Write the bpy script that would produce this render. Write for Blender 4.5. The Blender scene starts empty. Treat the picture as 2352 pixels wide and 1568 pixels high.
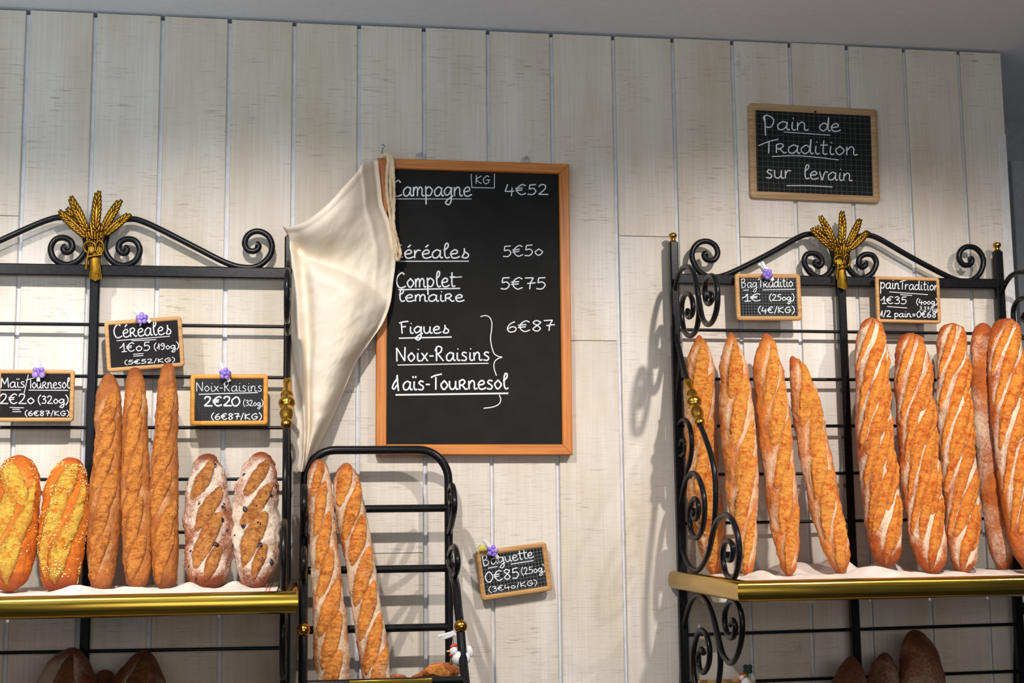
import bpy, bmesh, math, random
import numpy as np
from mathutils import Vector, Matrix

random.seed(7)
SC = bpy.context.scene
COL = SC.collection

# ------------------------------------------------------------------ camera
F, D, H = 3100.0, 2.82, 1.60            # focal length in px of a 2352 px wide frame, distance to wall, eye height
_n = np.array([-480 / F, 400 / F, 1.0]); _n /= np.linalg.norm(_n)
_X = np.array([1, .0085, -(_n[0] + _n[1] * .0085) / _n[2]]); _X /= np.linalg.norm(_X)
_Z = np.cross(_X, _n)
M = np.stack([_X, _n, _Z], 1)           # columns: world axes seen from the camera (right, down, forward)
CAM = np.array([0.0, -D, H])
cam_d = bpy.data.cameras.new('camera'); cam = bpy.data.objects.new('camera', cam_d); COL.objects.link(cam)
cam_d.sensor_width = 36.0; cam_d.lens = F / 2352 * 36.0; cam_d.clip_start = .05
_r, _u, _b = M.T @ np.array([1, 0, 0]), M.T @ np.array([0, -1, 0]), M.T @ np.array([0, 0, -1])
cam.matrix_world = Matrix(((_r[0], _u[0], _b[0], CAM[0]), (_r[1], _u[1], _b[1], CAM[1]), (_r[2], _u[2], _b[2], CAM[2]), (0, 0, 0, 1)))
SC.camera = cam

# ------------------------------------------------------------------ light and exposure
SC.view_settings.view_transform = 'Standard'; SC.view_settings.look = 'None'
SC.view_settings.gamma = 1.0; SC.view_settings.use_curve_mapping = False
SC.view_settings.exposure = 0.0
w = bpy.data.worlds.new('world'); SC.world = w; w.use_nodes = True
wn, wl = w.node_tree.nodes, w.node_tree.links
bg = wn['Background']; bg.inputs[0].default_value = (.66, .76, .92, 1); bg.inputs[1].default_value = .09
def spot(name, loc, target, power, size, blend, col, rad):
    l = bpy.data.lights.new(name, 'SPOT'); o = bpy.data.objects.new(name, l); COL.objects.link(o)
    l.energy = power; l.spot_size = math.radians(size); l.spot_blend = blend; l.color = col; l.shadow_soft_size = rad
    o.location = loc
    o.rotation_euler = (Vector(target) - Vector(loc)).to_track_quat('-Z', 'Y').to_euler()
    return o
WARM = (1.0, .925, .885)
for nm, x, pw in (('ceiling_spot_left', -.95, 74), ('ceiling_spot_stand', -.14, 74), ('ceiling_spot_right', 1.02, 76), ('ceiling_spot_corner', 1.62, 34)):
    spot(nm, (x, -1.22, 2.58), (x, -.05, 1.22), pw, 86, .72, WARM, .020)
def area(name, loc, target, power, sx, sy, col):
    l = bpy.data.lights.new(name, 'AREA'); o = bpy.data.objects.new(name, l); COL.objects.link(o)
    l.shape = 'RECTANGLE'; l.size = sx; l.size_y = sy; l.energy = power; l.color = col
    o.location = loc; o.rotation_euler = (Vector(target) - Vector(loc)).to_track_quat('-Z', 'Y').to_euler()
    return o
area('cool_ceiling_fill', (-1.1, -1.9, 1.9), (-1.0, -1.7, 3.4), 31, 2.0, 1.5, (.70, .86, 1.0))  # added upward fill, no real window: brightens the ceiling with cool light

area('front_fill', (.5, -3.9, 1.75), (.4, 0, 1.60), 21, 2.6, .7, (1.0, .97, .94))  # added fill behind the camera, lifts the bread fronts and the wall under the shelves

# ------------------------------------------------------------------ helpers
def _w(px, py): return M.T @ np.array([(px - 1176) / F, (py - 784) / F, 1.0])
def at(px, py, d=0.0):                   # point at distance d in front of the wall
    r = _w(px, py); return CAM + r * ((D - d) / r[1])
def at_x(px, py, X):                     # point in a plane of constant X
    r = _w(px, py); return CAM + r * (X / r[0])
def ppm(d): return F / (D - d)           # rough pixels per metre at distance d

def catmull(P, n=6, closed=False):
    P = np.asarray(P, float)
    if len(P) < 3: return P
    if closed: Q = np.vstack([P[-1], P, P[0], P[1]])
    else: Q = np.vstack([2 * P[0] - P[1], P, 2 * P[-1] - P[-2]])
    out = []
    ts = np.linspace(0, 1, n, endpoint=False)[:, None]
    for i in range(1, len(Q) - 2):
        a, b, c, e = Q[i - 1], Q[i], Q[i + 1], Q[i + 2]
        out.append(.5 * (2 * b + (c - a) * ts + (2 * a - 5 * b + 4 * c - e) * ts ** 2 + (3 * b - a - 3 * c + e) * ts ** 3))
    out = np.vstack(out)
    return out if closed else np.vstack([out, Q[-2]])

class MB:
    def __init__(s): s.v = []; s.f = []; s.m = []; s.n = 0; s.uv = {}
    def add(s, V, Fc, mi=0):
        V = np.asarray(V, float).reshape(-1, 3)
        s.v.append(V); s.f += [tuple(int(i) + s.n for i in q) for q in Fc]; s.m += [mi] * len(Fc); s.n += len(V)
        return s
    def box(s, lo, hi, mi=0):
        (a, b, c), (x, y, z) = lo, hi
        return s.add([(a, b, c), (x, b, c), (x, y, c), (a, y, c), (a, b, z), (x, b, z), (x, y, z), (a, y, z)],
                     [(0, 3, 2, 1), (4, 5, 6, 7), (0, 1, 5, 4), (1, 2, 6, 5), (2, 3, 7, 6), (3, 0, 4, 7)], mi)
    def bar(s, p0, p1, wx, wy, ch=.15, side=(1, 0, 0), mi=0):     # chamfered square bar between two points
        p0, p1 = np.asarray(p0, float), np.asarray(p1, float)
        t = p1 - p0; t /= np.linalg.norm(t)
        a = np.asarray(side, float); a = a - t * a.dot(t); a /= np.linalg.norm(a); b = np.cross(t, a)
        c = ch * min(wx, wy); hx, hy = wx / 2, wy / 2
        prof = [(hx, -hy + c), (hx, hy - c), (hx - c, hy), (-hx + c, hy), (-hx, hy - c), (-hx, -hy + c), (-hx + c, -hy), (hx - c, -hy)]
        V = [p + a * x + b * y for p in (p0, p1) for x, y in prof]
        k = 8
        Fc = [(i, (i + 1) % k, k + (i + 1) % k, k + i) for i in range(k)] + [tuple(range(k - 1, -1, -1)), tuple(range(k, 2 * k))]
        return s.add(V, Fc, mi)
    def tube(s, P, r, seg=10, closed=False, flat=None, mi=0, ends=True):
        P = np.asarray(P, float); n = len(P)
        r = np.full(n, r) if np.isscalar(r) else np.asarray(r, float)
        T = np.zeros_like(P)
        T[1:-1] = P[2:] - P[:-2]; T[0] = P[1] - P[0]; T[-1] = P[-1] - P[-2]
        if closed: T[0] = T[-1] = P[1] - P[-1]; T[-1] = P[0] - P[-2]
        T /= np.maximum(np.linalg.norm(T, axis=1), 1e-9)[:, None]
        a = np.array([0, -1.0, 0]) if abs(T[0][1]) < .8 else np.array([1.0, 0, 0])
        V = []; ang = np.linspace(0, 2 * math.pi, seg, endpoint=False)
        for i in range(n):
            a = a - T[i] * a.dot(T[i]); a /= max(np.linalg.norm(a), 1e-9); b = np.cross(T[i], a)
            ring = r[i] * (np.cos(ang)[:, None] * a + np.sin(ang)[:, None] * b)
            if flat is not None: ring[:, 1] *= flat
            V.append(P[i] + ring)
        Fc = []
        for i in range(n - (0 if closed else 1)):
            j = (i + 1) % n
            Fc += [(i * seg + k, i * seg + (k + 1) % seg, j * seg + (k + 1) % seg, j * seg + k) for k in range(seg)]
        if not closed and ends: Fc += [tuple(range(seg - 1, -1, -1)), tuple((n - 1) * seg + k for k in range(seg))]
        return s.add(np.vstack(V), Fc, mi)
    def lathe(s, base, axis, prof, seg=20, mi=0):                  # prof: (distance along axis, radius)
        base = np.asarray(base, float); t = np.asarray(axis, float); t /= np.linalg.norm(t)
        P = [base + t * max(h, -9) for h, _ in prof]
        a = np.array([1.0, 0, 0]) if abs(t[0]) < .8 else np.array([0, 1.0, 0])
        a = a - t * a.dot(t); a /= np.linalg.norm(a); b = np.cross(t, a)
        ang = np.linspace(0, 2 * math.pi, seg, endpoint=False)
        V = np.vstack([p + r * (np.cos(ang)[:, None] * a + np.sin(ang)[:, None] * b) for p, (_, r) in zip(P, prof)])
        n = len(prof)
        Fc = [(i * seg + k, i * seg + (k + 1) % seg, (i + 1) * seg + (k + 1) % seg, (i + 1) * seg + k) for i in range(n - 1) for k in range(seg)]
        Fc += [tuple(range(seg - 1, -1, -1)), tuple((n - 1) * seg + k for k in range(seg))]
        return s.add(V, Fc, mi)
    def ell(s, c, ax, seg=10, rings=6, mi=0):                      # ellipsoid; ax: three half-axis vectors
        ax = np.asarray(ax, float); V = []; Fc = []
        for i in range(rings + 1):
            ph = math.pi * i / rings
            for k in range(seg):
                th = 2 * math.pi * k / seg
                V.append(np.asarray(c) + ax[0] * math.sin(ph) * math.cos(th) + ax[1] * math.sin(ph) * math.sin(th) + ax[2] * math.cos(ph))
        for i in range(rings):
            Fc += [(i * seg + k, i * seg + (k + 1) % seg, (i + 1) * seg + (k + 1) % seg, (i + 1) * seg + k) for k in range(seg)]
        return s.add(V, Fc, mi)
    def sphere(s, c, r, seg=16, rings=10, mi=0): return s.ell(c, np.eye(3) * r, seg, rings, mi)
    def build(s, name, mats, parent=None, sharp=38, bevel=0, loc=None):
        me = bpy.data.meshes.new(name)
        V = np.vstack(s.v)
        off = root_loc(parent) if parent is not None else (np.zeros(3) if loc is None else np.asarray(loc, float))
        me.from_pydata((V - off).tolist(), [], s.f)
        mats = mats if isinstance(mats, (list, tuple)) else [mats]
        for m in mats: me.materials.append(m)
        if max(s.m) > 0: me.polygons.foreach_set('material_index', s.m)
        bm = bmesh.new(); bm.from_mesh(me); bmesh.ops.remove_doubles(bm, verts=bm.verts, dist=1e-6)
        bmesh.ops.recalc_face_normals(bm, faces=bm.faces); bm.to_mesh(me); bm.free()
        me.polygons.foreach_set('use_smooth', [True] * len(me.polygons))
        me.set_sharp_from_angle(angle=math.radians(sharp))
        o = bpy.data.objects.new(name, me); COL.objects.link(o)
        if parent is not None: o.parent = parent
        elif loc is not None: o.location = loc
        if bevel:
            b = o.modifiers.new('bevel', 'BEVEL'); b.width = bevel; b.segments = 2; b.limit_method = 'ANGLE'; b.angle_limit = math.radians(40)
        return o

def root_loc(o):
    while o.parent is not None: o = o.parent
    return np.array(o.location)
def tag(o, label, cat, group=None, kind=None):
    o['label'] = label; o['category'] = cat
    if group: o['group'] = group
    if kind: o['kind'] = kind
    return o
def empty(name, loc, label, cat, group=None):
    o = bpy.data.objects.new(name, None); COL.objects.link(o); o.empty_display_size = .05
    o.location = [float(c) for c in loc]
    return tag(o, label, cat, group)

# numpy value noise
def _hash(i, j, k):
    h = (i * 374761393 + j * 668265263 + k * 2147483647 + 12345) & 0xFFFFFFFF
    h = ((h ^ (h >> 13)) * 1274126177) & 0xFFFFFFFF
    h = ((h ^ (h >> 16)) * 2246822519) & 0xFFFFFFFF
    return ((h ^ (h >> 15)) & 0xFFFFFF) / float(0xFFFFFF)
def vnoise(P):
    P = np.asarray(P, float); I = np.floor(P).astype(np.int64); f = P - I; f = f * f * (3 - 2 * f)
    i, j, k = I[..., 0], I[..., 1], I[..., 2]; r = 0
    for a in (0, 1):
        for b in (0, 1):
            for c in (0, 1):
                wgt = (f[..., 0] if a else 1 - f[..., 0]) * (f[..., 1] if b else 1 - f[..., 1]) * (f[..., 2] if c else 1 - f[..., 2])
                r = r + wgt * _hash(i + a, j + b, k + c)
    return r * 2 - 1
def fbm(P, o=3):
    r = 0; a = 1.0; P = np.asarray(P, float)
    for q in range(o): r = r + a * vnoise(P * 2 ** q + 17.3 * q); a *= .5
    return r

# ------------------------------------------------------------------ materials
def s2l(c): return tuple(((v / 255) / 12.92 if v / 255 <= .04045 else ((v / 255 + .055) / 1.055) ** 2.4) for v in c) + (1.0,)
class NT:
    def __init__(s, name):
        s.mat = bpy.data.materials.new(name); s.mat.use_nodes = True
        s.n = s.mat.node_tree.nodes; s.l = s.mat.node_tree.links; s.b = s.n['Principled BSDF']
    def node(s, t, **kw):
        x = s.n.new(t)
        for k, v in kw.items():
            if k.startswith('_'): setattr(x, k[1:], v)
        return x
    def link(s, a, b): s.l.new(a, b)
    def coord(s, out='Object', scale=(1, 1, 1), rnd=True):
        tc = s.node('ShaderNodeTexCoord'); mp = s.node('ShaderNodeMapping'); mp.inputs['Scale'].default_value = scale
        s.link(tc.outputs[out], mp.inputs['Vector'])
        if rnd:
            oi = s.node('ShaderNodeObjectInfo'); mu = s.node('ShaderNodeMath', _operation='MULTIPLY'); mu.inputs[1].default_value = 37.0
            s.link(oi.outputs['Random'], mu.inputs[0]); s.link(mu.outputs[0], mp.inputs['Location'])
        return mp.outputs[0]
    def noise(s, vec, scale, detail=4, rough=.55, dist=0):
        x = s.node('ShaderNodeTexNoise'); x.inputs['Scale'].default_value = scale; x.inputs['Detail'].default_value = detail
        x.inputs['Roughness'].default_value = rough; x.inputs['Distortion'].default_value = dist
        if vec is not None: s.link(vec, x.inputs['Vector'])
        return x.outputs['Fac']
    def ramp(s, fac, stops, interp='LINEAR'):
        x = s.node('ShaderNodeValToRGB'); e = x.color_ramp.elements; x.color_ramp.interpolation = interp
        while len(e) < len(stops): e.new(.5)
        for q, (p, c) in zip(e, stops): q.position = p; q.color = c if len(c) == 4 else tuple(c) + (1,)
        s.link(fac, x.inputs[0]); return x.outputs[0]
    def mix(s, fac, a, b, mode='MIX'):
        x = s.node('ShaderNodeMix', _data_type='RGBA', _blend_type=mode)
        for v, i in ((fac, 0), (a, 6), (b, 7)):
            if hasattr(v, 'links'): s.link(v, x.inputs[i])
            else: x.inputs[i].default_value = v
        return x.outputs[2]
    def math(s, op, a, b=None, clamp=False):
        x = s.node('ShaderNodeMath', _operation=op, _use_clamp=clamp)
        for v, i in ((a, 0), (b, 1)):
            if v is None: continue
            if hasattr(v, 'links'): s.link(v, x.inputs[i])
            else: x.inputs[i].default_value = v
        return x.outputs[0]
    def attr(s, name):
        x = s.node('ShaderNodeAttribute'); x.attribute_name = name; return x.outputs['Fac']
    def bump(s, h, strength, dist, prev=None):
        x = s.node('ShaderNodeBump'); x.inputs['Strength'].default_value = strength; x.inputs['Distance'].default_value = dist
        s.link(h, x.inputs['Height'])
        if prev is not None: s.link(prev, x.inputs['Normal'])
        return x.outputs[0]
    def done(s, color=None, rough=None, normal=None, **kw):
        for v, nme in ((color, 'Base Color'), (rough, 'Roughness'), (normal, 'Normal')):
            if v is None: continue
            if hasattr(v, 'links'): s.link(v, s.b.inputs[nme])
            else: s.b.inputs[nme].default_value = v
        for k, v in kw.items(): s.b.inputs[k].default_value = v
        return s.mat
K0, K1 = (0, 0, 0, 1), (1, 1, 1, 1)

def mat_plank():
    t = NT('whitewashed_sawn_planks')
    co = t.coord(rnd=False)
    at_ = t.attr('plank')
    # every plank its own offset, so grain does not run across the joints
    cmb = t.node('ShaderNodeCombineXYZ'); t.link(t.math('MULTIPLY', at_, 53.0), cmb.inputs[2]); t.link(t.math('MULTIPLY', at_, 7.3), cmb.inputs[1])
    va = t.node('ShaderNodeVectorMath', _operation='ADD'); t.link(co, va.inputs[0]); t.link(cmb.outputs[0], va.inputs[1]); co2 = va.outputs[0]
    def mapped(sc):
        mp = t.node('ShaderNodeMapping'); mp.inputs['Scale'].default_value = sc; t.link(co2, mp.inputs['Vector']); return mp.outputs[0]
    saw = t.noise(mapped((22, 8, 330)), 1.0, 4, .62)                 # fine saw marks across the board
    sawbig = t.noise(mapped((7, 4, 9)), 1.0, 3, .5)
    grain = t.noise(mapped((190, 10, 4.5)), 1.0, 4, .6, .4)         # grain along the board
    blot = t.noise(mapped((11, 6, 3.0)), 1.0, 3, .5)
    base = t.ramp(blot, [(.25, s2l((202, 190, 170))), (.5, s2l((215, 207, 194))), (.75, s2l((223, 218, 210)))])
    ton = t.ramp(at_, [(0, (.93, .93, .93, 1)), (.5, (1, 1, 1, 1)), (1, (.96, .95, .92, 1))])
    base = t.mix(1.0, base, ton, 'MULTIPLY')
    g = t.ramp(grain, [(.40, K0), (.62, K1)])
    base = t.mix(t.math('MULTIPLY', g, .17), base, s2l((176, 150, 116)))
    sm = t.math('MULTIPLY', t.ramp(saw, [(.57, K0), (.69, K1)]), t.ramp(sawbig, [(.36, K0), (.66, K1)]))
    base = t.mix(t.math('MULTIPLY', sm, .68), base, s2l((122, 106, 82)))
    # scattered knots
    vo = t.node('ShaderNodeTexVoronoi', _feature='F1'); vo.inputs['Scale'].default_value = 1.0; t.link(mapped((5, .2, 2.2)), vo.inputs['Vector'])
    kn = t.math('MULTIPLY', t.ramp(vo.outputs['Distance'], [(.03, K1), (.085, K0)]), t.ramp(t.noise(mapped((60, 9, 60)), 1.0, 3), [(.45, K0), (.6, K1)]))
    base = t.mix(t.math('MULTIPLY', kn, .5), base, s2l((130, 118, 98)))
    h = t.math('ADD', t.math('MULTIPLY', saw, -.7), t.math('MULTIPLY', grain, .25))
    return t.done(base, .72, t.bump(h, .45, .0016))
def mat_flat(name, rgb, rough=.6, noise_s=60, amt=.06, **kw):
    t = NT(name); n = t.noise(t.coord(), noise_s, 4)
    c = s2l(rgb); d = tuple(v * (1 - amt * 3) for v in c[:3]) + (1,)
    return t.done(t.ramp(n, [(.3, d), (.7, c)]), rough, t.bump(n, .08, .002), **kw)
def mat_wood(name, light, dark, along='x', rough=.5, sc=1.0):
    t = NT(name)
    s = {'x': (6, 160, 160), 'z': (160, 160, 6)}[along]
    n = t.noise(t.coord(scale=tuple(v * sc for v in s)), 1.0, 5, .6, .6)
    n2 = t.noise(t.coord(), 30, 3)
    c = t.ramp(n, [(.32, s2l(dark)), (.6, s2l(light))])
    c = t.mix(t.math('MULTIPLY', n2, .25), c, s2l(dark))
    return t.done(c, rough, t.bump(n, .15, .001))
def mat_iron():
    t = NT('black_painted_iron'); n = t.noise(t.coord(), 140, 4)
    return t.done(t.ramp(n, [(.3, (.005, .005, .006, 1)), (.7, (.008, .008, .009, 1))]), t.ramp(n, [(.3, (.26,) * 3), (.7, (.29,) * 3)]), t.bump(n, .06, .001), **{'Specular IOR Level': .2})
def mat_brass(name, rgb, rough, aniso=0):
    t = NT(name); n = t.noise(t.coord(scale=(8, 300, 300) if aniso else (1, 1, 1)), 1.0 if aniso else 90, 3)
    c = s2l(rgb)
    return t.done(t.ramp(n, [(.3, tuple(v * .78 for v in c[:3]) + (1,)), (.7, c)]), t.ramp(n, [(.3, (rough * .8,) * 3), (.7, (rough * 1.25,) * 3)]), None, Metallic=1.0)
def mat_slate(name, pitch=None, line=.25, rgb=(24, 25, 25)):
    t = NT(name)
    uv = t.node('ShaderNodeTexCoord').outputs['UV']
    n = t.noise(uv, 14, 5, .65)
    c = t.ramp(n, [(.3, s2l(rgb)), (.75, s2l(tuple(v + 9 for v in rgb)))])
    if pitch:
        sp = t.node('ShaderNodeSeparateXYZ'); t.link(uv, sp.inputs[0])
        ms = []
        for k in (0, 1):
            fr = t.math('FRACT', t.math('DIVIDE', sp.outputs[k], pitch))
            ms.append(t.math('LESS_THAN', fr, .12))
        m = t.math('MAXIMUM', ms[0], ms[1])
        c = t.mix(t.math('MULTIPLY', m, line), c, s2l((190, 205, 205)))
    return t.done(c, .75, None, **{'Specular IOR Level': .15})
def mat_bread(name, crust_d, crust_l, open_d, open_l, flour=(232, 214, 192), flour_amt=1.0, bumpy=1.0, speck=None, rough=.46, pores=.5):
    t = NT(name); co = t.coord()
    n0 = t.noise(co, 16, 3, .5); n1 = t.noise(co, 48, 5, .65); n2 = t.noise(co, 190, 5, .7, .8); n3 = t.noise(co, 560, 3, .7)
    crust = t.ramp(t.math('ADD', t.math('MULTIPLY', n1, .55), t.math('MULTIPLY', n0, .45)), [(.36, s2l(crust_d)), (.62, s2l(crust_l))])
    rd = t.attr('ridge')                                            # torn ridges of the open crumb toast darker
    om = t.math('ADD', t.math('ADD', t.math('MULTIPLY', n2, .45), t.math('MULTIPLY', n1, .40)), t.math('MULTIPLY', rd, -.11))
    od, ol = s2l(open_d), s2l(open_l)
    op = t.ramp(om, [(.14, tuple(v * .62 for v in od[:3]) + (1,)), (.27, od), (.40, ol), (.54, tuple(min(1, v * 1.12) for v in ol[:3]) + (1,))])
    a = t.attr('open')
    am = t.ramp(t.math('ADD', a, t.math('ADD', t.math('MULTIPLY', t.math('SUBTRACT', n2, .5), .8), t.math('MULTIPLY', t.math('SUBTRACT', n1, .5), .35))), [(.26, K0), (.74, K1)])
    c = t.mix(am, crust, op)
    c = t.mix(t.math('MULTIPLY', t.attr('tan'), t.math('ADD', .35, n1), True), c, t.mix(1.0, c, (.60, .40, .28, 1), 'MULTIPLY'))   # darker baked ends and edges of the cuts
    fl = t.attr('flour'); n4 = t.noise(co, 900, 2, .6); fn = t.math('ADD', t.math('ADD', t.math('MULTIPLY', n2, .45), t.math('MULTIPLY', n3, .40)), t.math('MULTIPLY', n4, .35))
    fn = t.math('SUBTRACT', fn, .10)
    fl = t.math('MULTIPLY', fl, t.math('ADD', t.math('MULTIPLY', n0, 1.9), .02))
    fm = t.ramp(t.math('ADD', t.math('MULTIPLY', fl, .62), t.math('SUBTRACT', fn, .5)), [(.20, K0), (.42, K1)])
    c = t.mix(t.math('MULTIPLY', fm, flour_amt, True), c, s2l(flour))
    vo = t.node('ShaderNodeTexVoronoi', _feature='F1'); vo.inputs['Scale'].default_value = 230; t.link(co, vo.inputs['Vector'])
    po = t.math('MULTIPLY', t.ramp(vo.outputs['Distance'], [(.12, K1), (.26, K0)]), t.ramp(n1, [(.50, K0), (.60, K1)]))
    c = t.mix(t.math('MULTIPLY', po, .8 if speck else .45), c, s2l(speck or tuple(v * .6 for v in open_d)))
    ds = t.node('ShaderNodeMapping'); ds.inputs['Scale'].default_value = (150, 150, 360); t.link(co, ds.inputs['Vector'])
    wr = t.noise(ds.outputs[0], 1.0, 6, .7, 1.6)                     # crackled crumb skin
    h = t.math('ADD', t.math('MULTIPLY', wr, t.math('ADD', t.math('MULTIPLY', am, .9), .45)), t.math('MULTIPLY', n3, .3))
    h = t.math('SUBTRACT', h, t.math('MULTIPLY', po, pores))
    return t.done(c, t.math('ADD', rough, t.math('MULTIPLY', fm, .3)), t.bump(h, .85 * bumpy, .0042), **{'Specular IOR Level': .45})
def mat_cloth(name, rgb, rgb2, weave=900, stripes=False):
    t = NT(name)
    co = t.coord(rnd=False)
    n = t.noise(co, 12, 4); c = t.ramp(n, [(.3, s2l(rgb2)), (.7, s2l(rgb))])
    wv = t.node('ShaderNodeTexWave'); wv.inputs['Scale'].default_value = weave / 2; wv.inputs['Distortion'].default_value = 2.5; wv.inputs['Detail'].default_value = 2; t.link(co, wv.inputs['Vector'])
    if stripes:
        u = t.attr('edge'); band = t.math('MULTIPLY', t.math('LESS_THAN', u, .024), t.math('GREATER_THAN', u, .012))
        fr = t.math('LESS_THAN', t.math('FRACT', t.math('DIVIDE', u, .006)), .45)
        c = t.mix(t.math('MULTIPLY', t.math('MULTIPLY', band, fr), .8), c, s2l((190, 60, 55)))
    f = t.noise(co, 420, 2)
    return t.done(c, .85, t.bump(t.math('ADD', t.math('MULTIPLY', wv.outputs['Fac'], .35), f), .22, .0007), **{'Specular IOR Level': .15})

M_PLANK = mat_plank()
M_GROOVE = mat_flat('groove_paint', (214, 215, 219), .55)
M_CEIL = mat_flat('ceiling_paint', (226, 229, 234), .8, 60, .02)
M_FAR = mat_flat('far_wall_paint', (170, 174, 176), .8)
M_FARD = mat_flat('far_door_paint', (186, 189, 192), .6)
M_TRIM = mat_flat('trim_paint', (222, 220, 218), .5)
M_FLOOR = mat_flat('floor_tile', (96, 88, 80), .5)
M_IRON = mat_iron()
M_BRASS = mat_brass('polished_brass', (206, 156, 62), .20)
M_BRASSR = mat_brass('brushed_brass_rail', (202, 164, 66), .20, 1)
M_GOLD = mat_brass('cast_brass', (140, 104, 34), .33)
M_CHALK = mat_flat('white_chalk', (228, 231, 234), .9, 400, .05)
M_BOARD = mat_slate('black_chalkboard', None, 0, (25, 25, 24))
M_PINE = mat_wood('varnished_pine', (206, 128, 52), (168, 92, 30), 'z', .42)
M_PINEX = mat_wood('varnished_pine_rail', (206, 128, 52), (168, 92, 30), 'x', .42)
M_BEECH = mat_wood('raw_beech', (194, 150, 92), (162, 114, 62), 'x', .6)
M_ORANGE = mat_wood('orange_beech', (224, 158, 56), (202, 128, 34), 'x', .55)
M_OLDWOOD = mat_wood('weathered_beech', (190, 160, 120), (158, 118, 78), 'x', .65)
M_PEG = mat_flat('white_peg', (226, 224, 226), .6)
t = NT('violet_bead'); M_VIOLET = t.done(t.ramp(t.noise(t.coord(), 90, 2), [(.3, s2l((112, 84, 190))), (.7, s2l((168, 146, 226)))]), .12, None, **{'Coat Weight': .6})
M_STEEL = mat_flat('bright_steel', (190, 190, 190), .3, Metallic=1.0)
M_CANVAS = mat_cloth('cream_canvas', (232, 220, 202), (222, 208, 186))
M_ROPE = mat_cloth('cotton_cord', (226, 208, 178), (196, 172, 138), 1500)
M_LINEN = mat_cloth('white_linen', (226, 214, 202), (208, 194, 180), stripes=True)
M_GREEN = mat_flat('dark_green_felt', (28, 66, 60), .7)
M_YELLOW = mat_flat('yellow_peg', (214, 176, 40), .6)
M_LIME = mat_flat('yellow_green_leaf', (190, 186, 60), .6)
M_RED = mat_flat('red_paint', (196, 52, 40), .5)
M_WHITE = mat_flat('white_enamel', (228, 224, 222), .45)
M_SHELF = mat_wood('shelf_board', (150, 130, 108), (120, 100, 80), 'x', .6)
M_CLEAR = NT('clear_plastic').done((.9, .92, .95, 1), .15, None, **{'Transmission Weight': .8})
B_BAG = mat_bread('baguette_crust', (150, 78, 32), (200, 116, 50), (198, 102, 32), (250, 162, 72), (232, 208, 176), .80, 1.0)
B_TRA = mat_bread('tradition_crust', (192, 96, 30), (230, 142, 58), (222, 110, 32), (255, 174, 76), (240, 212, 176), .66, 1.0, pores=.7)
B_PAIN = mat_bread('pain_crust', (168, 74, 20), (220, 122, 40), (216, 98, 26), (255, 162, 66), (244, 222, 192), .88, 1.0)
B_CER = mat_bread('cereal_crust', (146, 80, 28), (196, 120, 50), (178, 94, 28), (232, 150, 66), (230, 192, 140), .55, 1.1, (70, 42, 22))
B_MAI = mat_bread('maize_crust', (186, 84, 14), (232, 132, 28), (238, 132, 20), (254, 208, 84), (240, 200, 110), .25, 1.2)
B_NOIX = mat_bread('walnut_crust', (122, 58, 26), (182, 100, 48), (178, 98, 40), (240, 164, 86), (238, 218, 196), .92, 1.3)
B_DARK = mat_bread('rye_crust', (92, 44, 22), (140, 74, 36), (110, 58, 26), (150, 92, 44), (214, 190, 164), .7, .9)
M_RAISIN = mat_flat('raisin_skin', (44, 26, 26), .35, 300, .12)
M_GRAIN = mat_flat('pale_seed', (244, 206, 130), .5, 300, .08)

# ------------------------------------------------------------------ the setting
ZC = float(at(1150, 66)[2])                                         # ceiling height
def struct(o): o['kind'] = 'structure'; return o
groove_px = [((62, 19), (18.4, 1417)), ((219, 27), (206.6, 459)), ((373, 34), (344.4, 1417)), ((526.6, 40), (506.4, 1460)),
             ((677, 46), (672.8, 383)), ((826, 53), (823, 383)), ((972, 60), (979.7, 1489)), ((1120, 62), (1134, 1471)), ((1266, 70), (1281, 1061)),
             ((1407, 77), (1438, 1450)), ((1545, 85), (1552, 400)), ((1680, 92), (1694, 420)), ((1812.7, 101), (1830.6, 520)), ((1945, 105), (1962, 500)),
             ((2073.9, 110), (2095, 453)), ((2200.7, 119), (2224.6, 520))]
gx = [float((at(*a)[0] + at(*b)[0]) / 2) for a, b in groove_px]
XE = float(at(2298.4, 120)[0])
gx = [gx[0] - .1385 * k for k in range(12, 0, -1)] + gx
mb = MB(); plank_id = []; GW = .0085; PT = .012
rng = random.Random(3)
joints = {12: at(100, 497)[2], 21: at(1360, 782)[2], 22: at(1500, 543)[2], 17: at(760, 900)[2], 18: at(900, 1270)[2], 24: at(1760, 545)[2]}
edges = [gx[0] - .1385] + gx + [XE]
for i in range(len(edges) - 1):
    a, b = edges[i] + GW / 2, edges[i + 1] - (GW / 2 if i < len(edges) - 2 else 0)
    top = ZC - .003 - rng.random() * .004
    zs = [0.0]
    if i in joints: zs.append(float(joints[i]))
    zs.append(top)
    for k in range(len(zs) - 1):
        lo = zs[k] + (.0008 if k else 0); hi = zs[k + 1] - (.0008 if k < len(zs) - 2 else 0)
        c = .0012; y = rng.random() * .0012
        n0 = mb.n
        # front face with small chamfers at both long edges
        V = []
        for z in (lo, hi):
            V += [(a, 0, z), (a, -PT + c + y, z), (a + c, -PT + y, z), (b - c, -PT + y, z), (b, -PT + c + y, z), (b, 0, z)]
        V = np.array(V); V[:, 1] += PT                               # front of the planks lies at y = 0
        mb.add(V, [(0, 1, 7, 6), (1, 2, 8, 7), (2, 3, 9, 8), (3, 4, 10, 9), (4, 5, 11, 10), (6, 7, 8, 9, 10, 11), (5, 4, 3, 2, 1, 0)])
        plank_id += [rng.random()] * (mb.n - n0)
n0 = mb.n
mb.box((edges[0], .0075, 0), (XE, .06, ZC - .012), 1); plank_id += [.5] * (mb.n - n0)
wall = mb.build('wall_back', [M_PLANK, M_GROOVE], sharp=20)
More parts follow.
